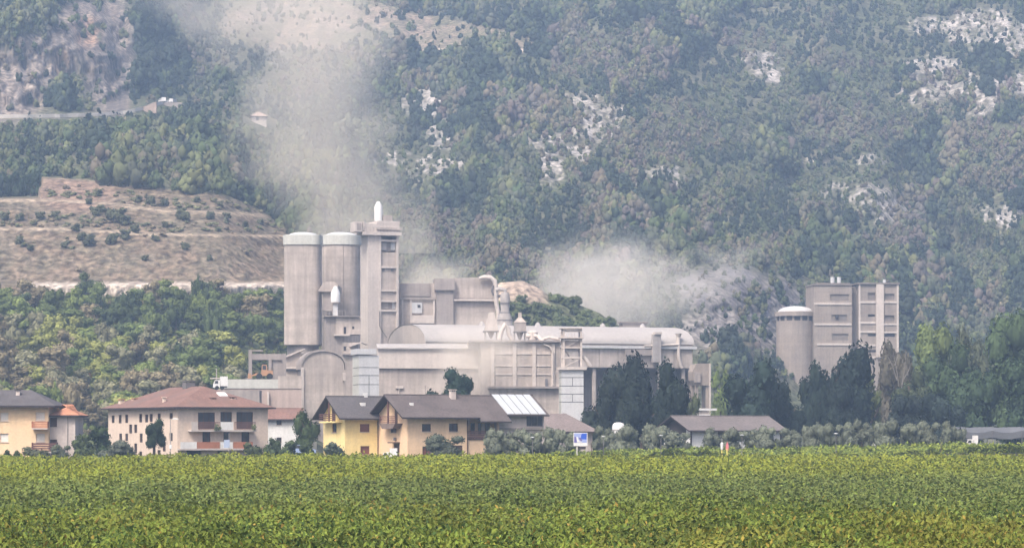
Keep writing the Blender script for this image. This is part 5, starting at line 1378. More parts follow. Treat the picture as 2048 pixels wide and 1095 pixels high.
# ================================================================== VINEYARD
print("vines")
def vine_field(name, label, n, sampler, hgt, cardf, colf, seed, edge=lambda y: y < -1e3):
    g = np.random.default_rng(seed)
    x, y = sampler(g, n)
    n = len(x)
    def height(x, y):
        row = (y + .05 * x) / 2.6; ph = row - np.floor(row); prof = .5 + .5 * np.cos((ph - .5) * 2 * np.pi)
        gapn = fbm(x / 5.5, y / 4.2, seed + 3, 3)
        return hgt - (.25 + .6 * sstep(.42, .56, gapn)) * (1 - prof) + 1.0 * (fbm(x / 2.0, y / 1.8, seed + 5, 2) - .5) + .45 * (vnoise(x / .7, y / .7, seed + 15) - .5) + .6 * (fbm(x / 9, y / 12, seed + 6, 2) - .5), prof
    top, prof = height(x, y)
    e_ = .12; gxh = (height(x + e_, y)[0] - top) / e_; gyh = (height(x, y + e_)[0] - top) / e_
    hole = sstep(.54, .60, fbm(x / 5.0, y / 2.6, seed + 9, 3)) * (1 - .5 * prof)
    k = g.uniform(0, 1, n) > hole * .93
    x, y, top, gxh, gyh = x[k], y[k], top[k], gxh[k], gyh[k]; n = len(x)
    s = cardf(y) * g.uniform(.55, 1.4, n)
    z = gz(x, y) + top - np.abs(g.normal(0, .22, n))
    shoot = g.uniform(0, 1, n) < .05 + .10 * sstep(170, 90, y)
    z = np.where(shoot, gz(x, y) + top + g.uniform(-.15, .34, n), z)
    z = np.where(edge(y), gz(x, y) + g.uniform(.15, 1, n) * top, z)
    nr = np.stack([-gxh, -gyh, np.ones(n)], -1); nr /= np.linalg.norm(nr, axis=1)[:, None]; nr = nr + g.normal(size=(n, 3)) * .38 + np.array([0, -.12, 0]); nr /= np.linalg.norm(nr, axis=1)[:, None]
    a1 = np.cross(nr, g.normal(size=(n, 3))); a1 /= np.linalg.norm(a1, axis=1)[:, None]
    a1[shoot] = a1[shoot] * .8 + np.array([0, 0, 1.0]); a1 /= np.linalg.norm(a1, axis=1)[:, None]
    a2 = np.cross(nr, a1); a2 /= np.linalg.norm(a2, axis=1)[:, None]
    w1 = np.where(shoot, .85, .62)[:, None] * s[:, None]; w2 = np.where(shoot, .40, .55)[:, None] * s[:, None]
    p = np.stack([x, y, z], -1)
    q = np.stack([p - a1 * w1, p - a2 * w2 - a1 * w1 * .15 + nr * s[:, None] * .12, p + a1 * w1, p + a2 * w2 - a1 * w1 * .15 + nr * s[:, None] * .12], 1).reshape(-1, 3)
    c = np.repeat(colf(x, y, g), 4, axis=0)
    me = np_mesh_tri(q, np.arange(n * 4).reshape(n, 4), None, name, FOL_VTX, np.clip(c, 0, 1))
    return tag(link(bpy.data.objects.new(name, me)), label, "vineyard", kind="stuff")

def samp_main(g, n):
    r = g.uniform(0, 1, n)
    row = 905 + (1125 - 905) * r ** 1.0
    y = 5807 * 2.85 / np.maximum(row - 870, 1); y = np.clip(y, 55, 385) + g.uniform(-3, 3, n)
    y = np.where(g.uniform(0, 1, n) < .25, g.uniform(200, 386, n), y)
    x = g.uniform(-1, 1, n) * (y * .235 + 8)
    k = y < 384.5
    return x[k], y[k]
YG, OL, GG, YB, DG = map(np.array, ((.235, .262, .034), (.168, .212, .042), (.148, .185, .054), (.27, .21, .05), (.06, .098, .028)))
def col_main(x, y, g):
    n = len(x)
    py = 870 + 5807 * 2.9 / y
    far = sstep(956, 928, py + 14 * (fbm(x / 30, y / 60, 301, 2) - .5) + x * .16 * 1.0)[:, None]
    near = sstep(985, 1020, py + 30 * (fbm(x / 9, y / 20, 302, 2) - .5))[:, None]
    yb = (sstep(.50, .62, fbm(x / 5, y / 11, 303, 3)) * sstep(1000, 1040, py) * .6)[:, None]
    c = GG * (1 - far) + YG * far
    c = c * (1 - near) + OL * near
    c = c * (1 - .6 * yb) + YB * .6 * yb
    u = g.uniform(0, 1, (n, 1))
    gap_shade = (sstep(.56, .63, fbm(x / 4.5, (y + .05 * x) / 5.2, 307, 3)) * sstep(955, 1000, py))[:, None]  # dark leaf patches paint in the shadowed gaps of the canopy
    c = c * (1 - .75 * gap_shade) + DG * .75 * gap_shade
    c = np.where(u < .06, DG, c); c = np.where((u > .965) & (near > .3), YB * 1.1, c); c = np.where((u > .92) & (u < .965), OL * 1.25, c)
    return c * g.uniform(.86, 1.12, (n, 1)) * (.30 + .85 * fbm(x / 2.4, y / 3.2, 305, 2) + .55 * fbm(x / 16, (y + .05 * x) / 2.6, 306, 2))[:, None] * (1 + g.uniform(-.06, .06, (n, 3)))  # clump and row tones paint light and shade into the leaf colour
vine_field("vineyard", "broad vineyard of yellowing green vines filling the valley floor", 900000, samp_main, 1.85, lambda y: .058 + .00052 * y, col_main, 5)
def samp_back(g, n):
    y = g.uniform(395.5, 424, n); x = g.uniform(-6, 110, n)
    f = g.uniform(0, 1, n) < .45; y = np.where(f, 395.5 + np.abs(g.normal(0, .5, n)), y)
    return x, y
def col_back(x, y, g):
    c = np.where(g.uniform(0, 1, (len(x), 1)) < .5, np.array([(.17, .225, .05)]), np.array([(.25, .29, .055)]))
    return c * g.uniform(.65, 1.3, (len(x), 1))
vine_field("back_vineyard", "second strip of greener vines raised behind the main vineyard", 36000, samp_back, 1.15, lambda y: .30 + 0 * y, col_back, 8, edge=lambda y: y < 396.6)
# canopy wood under the leaves: posts are drawn where the photograph shows them
def post(label, px, pyt, D, w=.06, m=BARK, group="vineyard posts"):
    x = (px - CX) / F * D; z0 = float(gz(x, D)); zt = ZC + (HY - pyt) / F * D
    o = MB(); o.tube([(0, 0, -.2), (0, 0, zt - z0)], [w, w * .85], 6); o.tube([(-.25, 0, zt - z0 - .15), (.25, 0, zt - z0 - .15)], .025, 5)
    e = o.build("vineyard_post", m); e.location = (x, D, z0); tag(e, label, "post", group)
for px, D, pyt, lb in ((505, 378, 908, "short dark vineyard post in front of the farmhouse shrubs"), (1183, 395, 886, "dark vineyard post just beyond the blue sign"), (1672, 394.7, 880, "dark post at the vineyard edge under the far block"), (1882, 394.7, 884, "dark post at the start of the open gap in the vines")):
    post(lb, px, pyt, D)
# small lamp posts along the track before the olives
for px, pyt, lb in ((1065, 874, "short lamp post in front of the olives beneath the grey house end"), (1207, 872, "short lamp post next to the blue sign"), (1322, 870, "short lamp post in front of the barn's dark gable"), (1484, 869, "short lamp post near the two small marker posts"), (1672, 866, "short lamp post among the olives below the far block"), (345, 836, None)):
    if lb is None: continue
    D = 394.3; x = (px - CX) / F * D; z0 = float(gz(x, D)); H = ZC + (HY - pyt) / F * D - z0
    r = empty("lamp_post", (x, D, z0), 0, lb, "lamp post", "lamp posts along the olive row")
    o = MB().tube([(0, 0, -.2), (0, 0, H - .06)], [.06, .045], 8); o.build("pole", STEEL_D, r)
    o = MB(); o.lathe(0, 0, [(.1, H - .14), (.3, H - .06), (.32, H), (.1, H + .08)], 12); o.build("lamp_head", mat("lamp_shade_grey", (.45, .46, .46), .05, 1), r)
D = 412; x = (341 - CX) / F * D; r = empty("street_lamp", (x, D, 1.2), 0, "tall street lamp in front of the farmhouse's windowed side", "street lamp")
H = ZC + (HY - 838) / F * D - 1.2
o = MB().tube([(0, 0, 0), (0, 0, H), (.25, -.05, H + .1), (.6, -.1, H + .08)], [.08, .055, .045, .04], 8); o.build("pole", STEEL, r)
o = MB(); o.prism([(.3, H - .02), (1.1, H), (1.15, H + .12), (.55, H + .24), (.3, H + .12)], 'y', -.25, .05); o.build("lamp_head", WHITEP, r)
r2 = MB().box(-.18, .18, -.1, .1, 1.9, 2.5).build("meter_box", WHITEP, r)
# the blue information sign
D = 388; x0, x1 = (1147 - CX) / F * D, (1175 - CX) / F * D; zs0, zs1 = ZC + (HY - 891) / F * D, ZC + (HY - 864.5) / F * D
r = empty("information_sign", (x0, D, float(gz(x0, D))), R(-4), "blue and white information sign on a grey post at the vineyard edge", "sign")
zb = float(gz(x0, D)); W_, H0, H1 = x1 - x0, zs0 - zb, zs1 - zb; HH = H1 - H0
o = MB().box(0, W_, 0, .08, H0, H1); bd = o.build("board", WHITEP, r)
o = MB().box(.08, W_ - .08, -.012, -.003, H0 + HH * .25, H1 - .07); o.build("picture_field", BLUE_L, bd)
o = MB().prism([(W_ * .52, H0 + HH * .56), (W_ * .55, H1 - .25), (W_ * .62, H1 - .1), (W_ * .95, H1 - .1), (W_ * .95, H0 + HH * .5), (W_ * .62, H0 + HH * .5)], 'y', -.024, -.015); o.build("blue_emblem", BLUE, bd)
o = MB().prism([(.1, H0 + HH * .27), (W_ * .25, H0 + HH * .27), (W_ * .17, H0 + HH * .7), (.1, H0 + HH * .72)], 'y', -.024, -.015); o.add([(W_ * .36, -.02, H0 + HH * .62), (W_ * .52, -.02, H0 + HH * .36), (W_ * .64, -.02, H0 + HH * .40), (W_ * .5, -.02, H0 + HH * .64)], [(0, 1, 2, 3)]); o.build("dark_shape", PURP, bd)
o = MB().prism([(W_ * .27, H0 + HH * .28), (W_ * .6, H0 + HH * .27), (W_ * .62, H0 + HH * .32), (W_ * .42, H0 + HH * .36), (W_ * .30, H0 + HH * .68), (W_ * .20, H0 + HH * .68)], 'y', -.032, -.026); o.build("white_swoosh", WHITEP, bd)
o = MB().box(W_ * .18, W_ * .3, .09, .2, -.3, H1 - .1); o.box(W_ * .87, W_ * .91, .09, .15, -.3, H1 - .1); o.build("post", mat("galvanised_post", (.42, .41, .36), .1, 1), r)
o = MB().box(W_ * .3 + .003, W_ * .87, .1, .14, H0 - .45, H0 - .08); o.build("lower_rail", EAVE, r)
# marker posts
for px, m0, lb in ((1444, WHITEP, "white-topped yellow marker post standing in the vines"), (1454, PINK, "pink-red marker flag post beside the white-topped one")):
    D = 391; x = (px - CX) / F * D; z0 = float(gz(x, D)); H = ZC + (HY - (884 if m0 is WHITEP else 882)) / F * D - z0
    r = empty("marker_post", (x, D, z0), 0, lb, "marker post")
    MB().tube([(0, 0, -.2), (0, 0, H * .62)], .11, 8).build("post", YELP, r)
    if m0 is WHITEP: MB().lathe(0, 0, [(.16, H * .62), (.2, H * .7), (.2, H * .95), (.08, H)], 10).build("cap", m0, r)
    else: MB().prism([(-.2, H * .58), (.2, H * .52), (.22, H * .82), (.03, H), (-.15, H * .82)], 'y', -.05, .05).build("flag", m0, r)
for px, pyt, lb in ((458, 880, "small blue sign on a thin post before the farmhouse"),):
    D = 404; x = (px - CX) / F * D; z0 = float(gz(x, D)); H = ZC + (HY - pyt) / F * D - z0
    r = empty("road_sign", (x, D, z0), 0, lb, "sign"); MB().tube([(0, .05, -.2), (0, .05, H + 1)], .04, 6).build("post", STEEL, r)
    o = MB(); o.prism([(-.7, H - 1.0), (.1, H - 1.0), (.1, H + .1), (-.7, H + .1)], 'y', -.03, .01); o.build("plate", mat("sign_pale_blue", (.36, .42, .55), .05, 1), r)
# vehicles near the houses
truck("van", "white delivery van parked before the peach house door", 764, 918, 397, 2.1, 2.0, 0, cat="van", z=1.25)
truck("van", "white van half hidden behind shrubs between farmhouse and yellow house", 572, 905, 420, 4.4, 2.8, 5, cat="van", z=1.25)
truck("truck", "small white box truck at the end of the olive row", 1931, 886, 432, 1.75, 2.1, 0, z=2.9)
def car(label, px, D, m, yaw=0):
    x = (px - CX) / F * D; r = empty("parked_car", (x, D, float(gz(x, D))), R(yaw), label, "car")
    o = MB(); o.prism([(-2, .35), (2, .35), (2.05, .75), (1.2, .95), (.65, 1.45), (-.9, 1.48), (-1.6, .98), (-2.02, .85)], 'y', -.82, .82); bo = o.build("body", m, r)
    o = MB(); o.prism([(.95, .98), (.58, 1.38), (-.85, 1.40), (-1.35, .98)], 'y', -.85, -.825); o.build("window", GLASS, bo)
    for x_ in (-1.25, 1.25):
        for y_ in (-.8, .8):
            o = MB(); o.prism([(x_ + .32 * math.cos(t), .32 + .32 * math.sin(t)) for t in np.linspace(0, 2 * math.pi, 17)[:-1]], 'y', y_ - .1, y_ + .1); o.build("wheel", TYRE, r)
car("pale blue car parked among the shrubs left of the yellow house".replace("left of", "beside"), 604, 412, mat("car_blue", (.28, .36, .55), .04, 1, .3))
bpy.data.objects["parked_car"].location.z += 1.0
o = MB().box(-4, 4, -1.5, 8, -1.2, .99).build("parking_bank", mat("verge", (.13, .14, .06), .2, 1)); o.location = ((604 - CX) / F * 412, 412, 1.2); tag(o, kind="structure")
# white domed tank behind the olives
D = 436; x = (1237 - CX) / F * D; r = empty("domed_tank", (x, D, 2.3), 0, "white rounded tank showing above the olives", "tank")
zt = ZC + (HY - 844) / F * D - 2.3
o = MB().lathe(0, 0, [(.95, 0), (.95, zt - 1.0), (.92, zt - .5), (.75, zt - .15), (.3, zt), (.02, zt + .01)], 24); o.build("shell", WHITEP, r, 60)
o = MB().lathe(0, 0, [(1.03, zt - 1.16), (1.03, zt - 1.1)], 24); o.build("band", JOINT, r)
# hail nets
r = empty("hail_net_rows", ((1925 - CX) / F * 470, 470, 2.4), 0, "dark hail nets stretched over fruit rows under the big trees", "hail net")
for k in range(4):
    o = MB(); yb = k * 5.0; n_ = 30; v = []; f = []
    for i in range(n_ + 1):
        xx = i * 1.6; sag = .35 * math.sin(math.pi * (i % 3) / 3)
        v += [(xx, yb, 3.35 - sag), (xx, yb + 2.3, 4.0 - sag * .5), (xx, yb + 4.6, 3.35 - sag), (xx, yb, 2.3 - sag)]
    for i in range(n_): f += [(4 * i, 4 * i + 4, 4 * i + 5, 4 * i + 1), (4 * i + 1, 4 * i + 5, 4 * i + 6, 4 * i + 2), (4 * i + 3, 4 * i + 7, 4 * i + 4, 4 * i)]
    o.add(v, f); o.build("net", NET, r)
    o = MB()
    for i in range(0, n_ + 1, 3): o.box(i * 1.6 - .05, i * 1.6 + .05, yb - .1, yb, -.5, 3.3)
    o.build("post_row", STEEL_D, r)

# ================================================================== TREES AND SHRUBS
print("plants")
C_OL = (.165, .183, .135); C_DK = (.034, .045, .034); C_MG = (.062, .090, .036); C_YG = (.115, .145, .042); C_GR = (.105, .115, .072); C_BR = (.125, .105, .075); C_BL = (.030, .048, .038)
tree_px("round_tree", "dark round-headed tree in front of the farmhouse's long side", "tree", 285, 331, 838, 418, 'dark', (.034, .052, .028), 0, .34)
tree_px("spreading_tree", "dark green tree against the yellow house's end", "tree", 588, 645, 822, 416, 'dark', (.058, .082, .036), 1, .1)
tree_px("cedar", "dark pointed cedar standing behind the peach house roof", "tree", 884, 956, 738, 450, 'dark', (.034, .058, .042), 0, .56)
tree_px("cedar", "low dark cedar bough bush next to the pointed cedar behind the roof", "shrub", 846, 890, 780, 448, 'bush', (.032, .05, .036), 1, .7)
# shrubs by the houses
for px0, px1, pt, D, k, c, nm, lb in (
    (46, 100, 893, 404, 'spray', C_GR, "shrub", "low grey-green shrub under the apricot house's balcony"),
    (100, 140, 888, 406, 'olive', (.11, .125, .085), "shrub", "rounded grey shrub at the foot of the apricot house's wing"),
    (138, 192, 868, 414, 'loose', (.085, .11, .05), "shrub", "tall pale green shrub between the apricot house and the farmhouse"),
    (176, 232, 852, 424, 'round', (.06, .09, .038), "small_tree", "leafy green tree at the end of the farmhouse's long side"),
    (198, 278, 880, 403, 'olive', (.125, .14, .105), "willow_bush", "broad grey willow bush at the farmhouse corner"),
    (0, 26, 899, 400, 'spray', (.05, .075, .03), "shrub", "small dark shrub at the foot of the apricot house"),
    (20, 46, 900, 400, 'spray', (.06, .085, .03), "shrub", "tiny dark green shrub beside the apricot house's corner"),
    (486, 530, 884, 400, 'spray', (.09, .11, .055), "shrub", "light shrub in front of the farmhouse's lower balcony"),
    (522, 566, 876, 404, 'spray', (.065, .09, .045), "shrub", "dark shrub in front of the white cottage"),
    (552, 596, 880, 402, 'bush', (.07, .095, .045), "shrub", "round green shrub hiding the white van"),
    (600, 634, 884, 404, 'bush', (.065, .09, .045), "shrub", "green shrub beside the pale blue car"),
    (644, 700, 884, 399, 'spray', (.10, .125, .085), "olive_tree", "bushy young olive against the yellow wall"),
    (846, 926, 868, 397, 'olive', (.095, .11, .08), "olive_tree", "wide grey-green olive before the peach wall's lower windows")):
    tree_px(nm, lb, "tree" if "tree" in nm else "shrub", px0, px1, pt, D, k, c, rnd.randrange(3), .06 if k == 'bush' else .12)
# olives in a row
OLV = [(968, 1012, 856), (1004, 1050, 860), (1040, 1092, 858), (1084, 1130, 854), (1120, 1160, 864), (1186, 1230, 852), (1222, 1278, 850), (1286, 1340, 848), (1322, 1382, 862), (1398, 1440, 855), (1436, 1482, 856), (1478, 1518, 858), (1512, 1556, 851), (1552, 1604, 856), (1598, 1640, 846), (1636, 1674, 846), (1672, 1712, 845), (1702, 1746, 840), (1740, 1792, 838), (1798, 1842, 846), (1832, 1876, 841), (1874, 1912, 842), (1904, 1936, 852)]
OLL = ["beside the peach house loggia", "second from the peach house loggia", "below the grey house end", "below the white roof panels' lower end", "just before the blue sign", "just past the blue sign", "in front of the white domed tank",
       "in front of the barn's dark gable, taller", "in front of the barn's corner post, lower and rounder", "before the barn door's pale gap", "just past the barn's white gap", "under the middle of the barn roof", "rising to the eave of the barn, widest there", "at the far end of the barn roof",
       "just past the barn, pale crowned", "second past the barn", "third past the barn, under the dark conifer", "tall and round, left of the biggest one".replace("left of", "next to"), "biggest of the row, below the site hut", "with a low crown after the row's biggest", "third from the white box truck", "second from the white box truck, tall topped", "touching the white box truck"]
for i, ((a, c, t), l) in enumerate(zip(OLV, OLL)):
    D = 427 + (i % 3) * 1.5 if a > 1390 else 426 + (i % 2) * 2
    if a < 1130: D = 399.5 + (i % 2)
    tree_px("olive_tree", "silvery olive tree " + l, "tree", a - 4, c + 4, t, D, 'olive', tuple(np.array(C_OL) * rnd.uniform(.85, 1.12)), i % 4, .12, "olive trees in the row beyond the vines")
# big dark trees
for px0, px1, pt, D, k, c, tr, nm, lb in (
    (1160, 1262, 752, 480, 'dark', C_DK, .06, "cedar", "wide dark cedar touching the panelled tower with the steel frame"),
    (1200, 1330, 712, 486, 'dark', (.026, .036, .031), .06, "cedar", "tallest dark cedar in front of the vaulted hall"),
    (1300, 1400, 726, 480, 'dark', (.027, .039, .030), .06, "cedar", "dark cedar at the hall's far end beside the hopper tower"),
    (1240, 1330, 770, 474, 'dark', (.028, .039, .031), .05, "cedar", "lower dark cedar filling the middle of the clump"),
    (1372, 1406, 790, 476, 'loose', (.08, .095, .05), .15, "small_tree", "thin brownish-green tree under the hopper"),
    (1418, 1470, 742, 600, 'loose', (.13, .17, .05), .1, "small_tree", "bright yellow-green tree between hopper tower and dark conifers"),
    (1430, 1552, 724, 500, 'dark', C_BL, .05, "conifer", "broad blue-green conifer behind the barn"),
    (1522, 1612, 756, 505, 'dark', (.028, .042, .034), .06, "conifer", "shorter dark tree between the broad conifer and the squat silo"),
    (1596, 1662, 728, 512, 'dark', (.029, .044, .034), .06, "conifer", "dark tree at the foot of the squat silo"),
    (1612, 1746, 692, 516, 'dark', (.026, .039, .034), .05, "conifer", "tallest blue-black tree before the silo block"),
    (1640, 1720, 770, 500, 'dark', (.027, .039, .033), .05, "conifer", "dark lower tree under the tallest blue-black one"),
    (1712, 1764, 752, 530, 'loose', (.10, .12, .05), .12, "small_tree", "yellowish thin tree above the site hut"),
    (1752, 1836, 688, 540, 'big', (.125, .115, .088), .16, "poplar", "greyish half-bare tree with pale limbs next to the silo block"),
    (1780, 1870, 740, 520, 'big', (.072, .090, .050), .06, "broadleaf_tree", "mid green tree under the half-bare one"),
    (1800, 1912, 652, 575, 'big', (.135, .17, .058), .08, "broadleaf_tree", "light yellow-green tree rising behind the tree wall"),
    (1838, 1960, 690, 540, 'big', (.062, .094, .045), .05, "broadleaf_tree", "large green tree in the middle of the tree wall"),
    (1900, 1990, 664, 580, 'big', (.092, .105, .062), .08, "broadleaf_tree", "greyish green tree behind the tree wall"),
    (1888, 2010, 738, 515, 'big', (.05, .078, .042), .05, "broadleaf_tree", "dark green broad tree standing low before the tree wall"),
    (1960, 2104, 626, 545, 'big', (.078, .115, .053), .05, "broadleaf_tree", "tallest green tree, cut by the picture edge"),
    (2000, 2120, 720, 510, 'big', (.048, .075, .04), .05, "broadleaf_tree", "dark tree at the picture edge under the tallest green one"),
    (1760, 1850, 790, 505, 'dark', (.034, .046, .042), .04, "broadleaf_tree", "low dark tree beside the site hut"),
    (1840, 1940, 786, 500, 'dark', (.036, .052, .046), .04, "broadleaf_tree", "low dark blue-green tree above the hail nets' start"),
    (2070, 2220, 660, 560, 'big', (.06, .09, .042), .05, "broadleaf_tree", "green tree wholly beyond the tallest one")):
    tree_px(nm, lb, "tree", px0, px1, pt, D, k, c, rnd.randrange(4), tr)
# pale limbs of the half-bare tree
o = MB()
for a, c in (((1800, 800), (1786, 700)), ((1802, 780), (1812, 702)), ((1794, 760), (1772, 704)), ((1806, 760), (1822, 726)), ((1790, 730), (1796, 694))):
    p, q = P(*a, 536), P(*c, 536); o.tube([p, (p + q) / 2 + Vector((.2, 0, 0)), q], [.11, .07, .03], 6)
bt = [o_ for o_ in bpy.data.objects if o_.get("label", "").startswith("greyish half-bare")][0]
e = o.build("bare_limbs", mat("pale_bark", (.22, .20, .175), .15, 1), bt); e.matrix_parent_inverse = (__import__("mathutils").Matrix.Translation(bt.location) @ __import__("mathutils").Matrix.Rotation(bt.rotation_euler[2], 4, 'Z')).inverted()

# the foothill wood: every tree its own
WOODC = [("dark green", (.078, .105, .046)), ("mid green", (.145, .185, .066)), ("yellow-green", (.27, .285, .09)), ("grey-green", (.24, .235, .14)), ("brownish", (.24, .205, .125)), ("fresh green", (.195, .24, .075))]
g_ = random.Random(21); spots = []; tries = 0
while len(spots) < 150 and tries < 6000:
    tries += 1
    px, py = g_.uniform(-110, 600), g_.uniform(612, 868)
    if px > 480 and 690 < py: continue
    if px > 555 and py < 640: continue
    if any(abs(px - a) < 24 and abs(py - c) < 17 for a, c in spots): continue
    spots.append((px, py))
spots.sort(key=lambda s: s[1])
def wood_place(px, py):
    h = "just under the quarry's pale ledge" if py < 665 else "halfway up the foothill" if py < 760 else "at the foot of the hill"
    w_ = "above the apricot house" if px < 110 else "above the gap beside the farmhouse" if px < 230 else "above the farmhouse" if px < 400 else "near the silo and gallery"
    return h + ", " + w_
for i, (px, py) in enumerate(spots):
    d = float(terr_D(px, py)); p = P(px, py, d)
    nz_ = vnoise(px / 90, py / 60, 401); ci_ = int(min(5, max(0, nz_ * 6 + g_.uniform(-1.6, 1.6))))
    if py < 680 and ci_ in (2, 3): ci_ = g_.choice((0, 1, 5))
    cn, c = WOODC[ci_]
    rr = g_.uniform(2.4, 4.0); hh = g_.uniform(5.5, 9.0)
    tree("foothill_tree", "%s tree %s" % (cn, wood_place(px, py)), "tree", (p[0], p[1], p[2] - .4), rr, hh, g_.choice(('round', 'loose', 'loose')), tuple(np.array(c) * g_.uniform(.85, 1.15)), g_.randrange(4), .16, "%s trees %s" % (cn, wood_place(px, py)))
px, py = 180, 768; d = float(terr_D(px, py)); p = P(px, py, d)
tree("foothill_tree", "small rusty-orange tree at the foot of the hill", "tree", (p[0], p[1] - 6, p[2] - 1.0), 1.5, 3.6, 'round', (.26, .12, .06), 1, .15)

# shrubs on the quarry benches
g_ = random.Random(33); k = 0
QB = [(235, 445, 2.6), (222, 438, 2.0), (248, 450, 1.8), (190, 430, 1.6), (205, 425, 1.5), (365, 440, 2.0), (362, 432, 1.6), (420, 438, 1.5), (455, 440, 1.4), (300, 408, 1.7), (330, 412, 1.5), (275, 404, 1.3), (195, 392, 1.3), (178, 408, 1.2),
      (250, 478, 1.7), (225, 487, 1.9), (180, 490, 2.0), (165, 480, 1.5), (40, 487, 1.5), (130, 495, 1.2), (370, 498, 1.3), (310, 482, 1.2), (150, 462, 1.4), (270, 465, 1.5), (330, 455, 1.2), (40, 442, 1.5), (80, 440, 1.6), (110, 436, 1.4), (420, 520, 1.0), (490, 455, 1.2), (520, 448, 1.0), (60, 500, 1.1), (290, 520, 1.0), (10, 440, 1.6), (395, 405, 1.2), (440, 412, 1.1)]
for px, py, r_ in QB:
    d = float(terr_D(px, py)); p = P(px, py, d)
    lv = "upper" if py < 422 else "middle" if py < 466 else "lowest"
    sz = "large" if r_ > 1.75 else "mid-sized" if r_ > 1.35 else "small"
    wh = "near the trees at the quarry's edge" if px < 140 else "along the slanting ramp" if px < 290 else "toward the silo"
    tree("quarry_shrub", "%s grey-green shrub on the %s quarry bench, %s" % (sz, lv, wh), "shrub", (p[0], p[1], p[2] - .2), r_, r_ * 1.6, 'bush', tuple(np.array((.115, .125, .075)) * g_.uniform(.8, 1.2)), g_.randrange(3), .05, "%s shrubs on the %s quarry bench, %s" % (sz, lv, wh))
# dark trees in the corner above the first bench
for j, px in enumerate((-60, -40, -18, 0, 16, 32, 48, 62, 74, 8, 40)):
    d = float(terr_D(px, 393)) + (6 if j > 8 else 1); p = P(px, 394, d)
    tree("young_oak", "dark young oak in the clump standing on the top quarry bench", "tree", (p[0], p[1], p[2] - .3), g_.uniform(1.7, 2.3), g_.uniform(5.2, 7.6), 'round', tuple(np.array((.04, .062, .036)) * g_.uniform(.85, 1.15)), g_.randrange(4), .12, "clump of young oaks on the top quarry bench")

# mound behind the hall
mp = [(985, 640), (1000, 566), (1045, 561), (1075, 575), (1100, 596), (1150, 612), (1200, 630), (1225, 645)]
mx = np.arange(960, 1261, 4.0); MT = np.interp(mx, [960, 985, 1000, 1045, 1075, 1100, 1150, 1200, 1225, 1260], [600, 575, 565, 561, 575, 592, 606, 626, 645, 660])
my = np.linspace(0, 1, 26); MX, MY = np.meshgrid(mx, my)
MPY = 700 + (np.interp(MX, mx, MT) - 700) * MY; MDp = 712 + 26 * MY ** 1.5 + 5 * (fbm(MX / 30, MPY / 25, 501, 3) - .5)
MVv = unproj(MX, MPY, MDp)
bk = MVv[-1].copy(); bk[:, 1] += 14; bk2 = bk.copy(); bk2[:, 2] -= 14; bk2[:, 1] += 14
MVv = np.concatenate([MVv, bk[None], bk2[None]])
mc = np.zeros(MVv.shape) + (.105, .115, .06)
wgt = np.zeros(MVv.shape[:2]); wgt[:26] = sstep(.62, .8, MY + .25 * (fbm(MX / 20, MPY / 12, 503, 3) - .5)) * sstep(1105, 1080, MX); wgt[26:] = .5
mc = mixc(mc, wgt, (.36, .285, .225))
nx_, ny_ = len(mx), 28; ii = np.arange(nx_ * ny_).reshape(ny_, nx_)
md = np_mesh("earth_mound", MVv.reshape(-1, 3), np.stack([ii[:-1, :-1], ii[:-1, 1:], ii[1:, 1:], ii[1:, :-1]], -1).reshape(-1, 4), HILL, col=mc.reshape(-1, 3), smooth=True)
tag(md, kind="structure")
for j in range(70):
    px = g_.uniform(1004, 1222); t = np.interp(px, mx, MT); fr_ = g_.uniform(.15, .72 if px < 1100 else .97); py = 700 + (t - 700) * fr_; d = 712 + 26 * fr_ ** 1.5
    p = P(px, py, d); tw = "by the filter units" if px < 1080 else "toward the dust cloud"
    tree("mound_bush", "fresh green bush on the earth mound behind the hall, %s" % tw, "shrub", (p[0], p[1], p[2] - .4), g_.uniform(1.2, 2.0), g_.uniform(2.0, 3.2), 'bush', tuple(np.array((.135, .165, .072)) * g_.uniform(.75, 1.2)), g_.randrange(3), .04, "bushes on the earth mound, %s" % tw)

# ================================================================== AIR AND DUST
def vol_box(name, x0, x1, y0, y1, z0, z1, m, label, cat):
    o = MB().box(x0, x1, y0, y1, z0, z1).build(name, m)
    return tag(o, label, cat, kind="stuff")

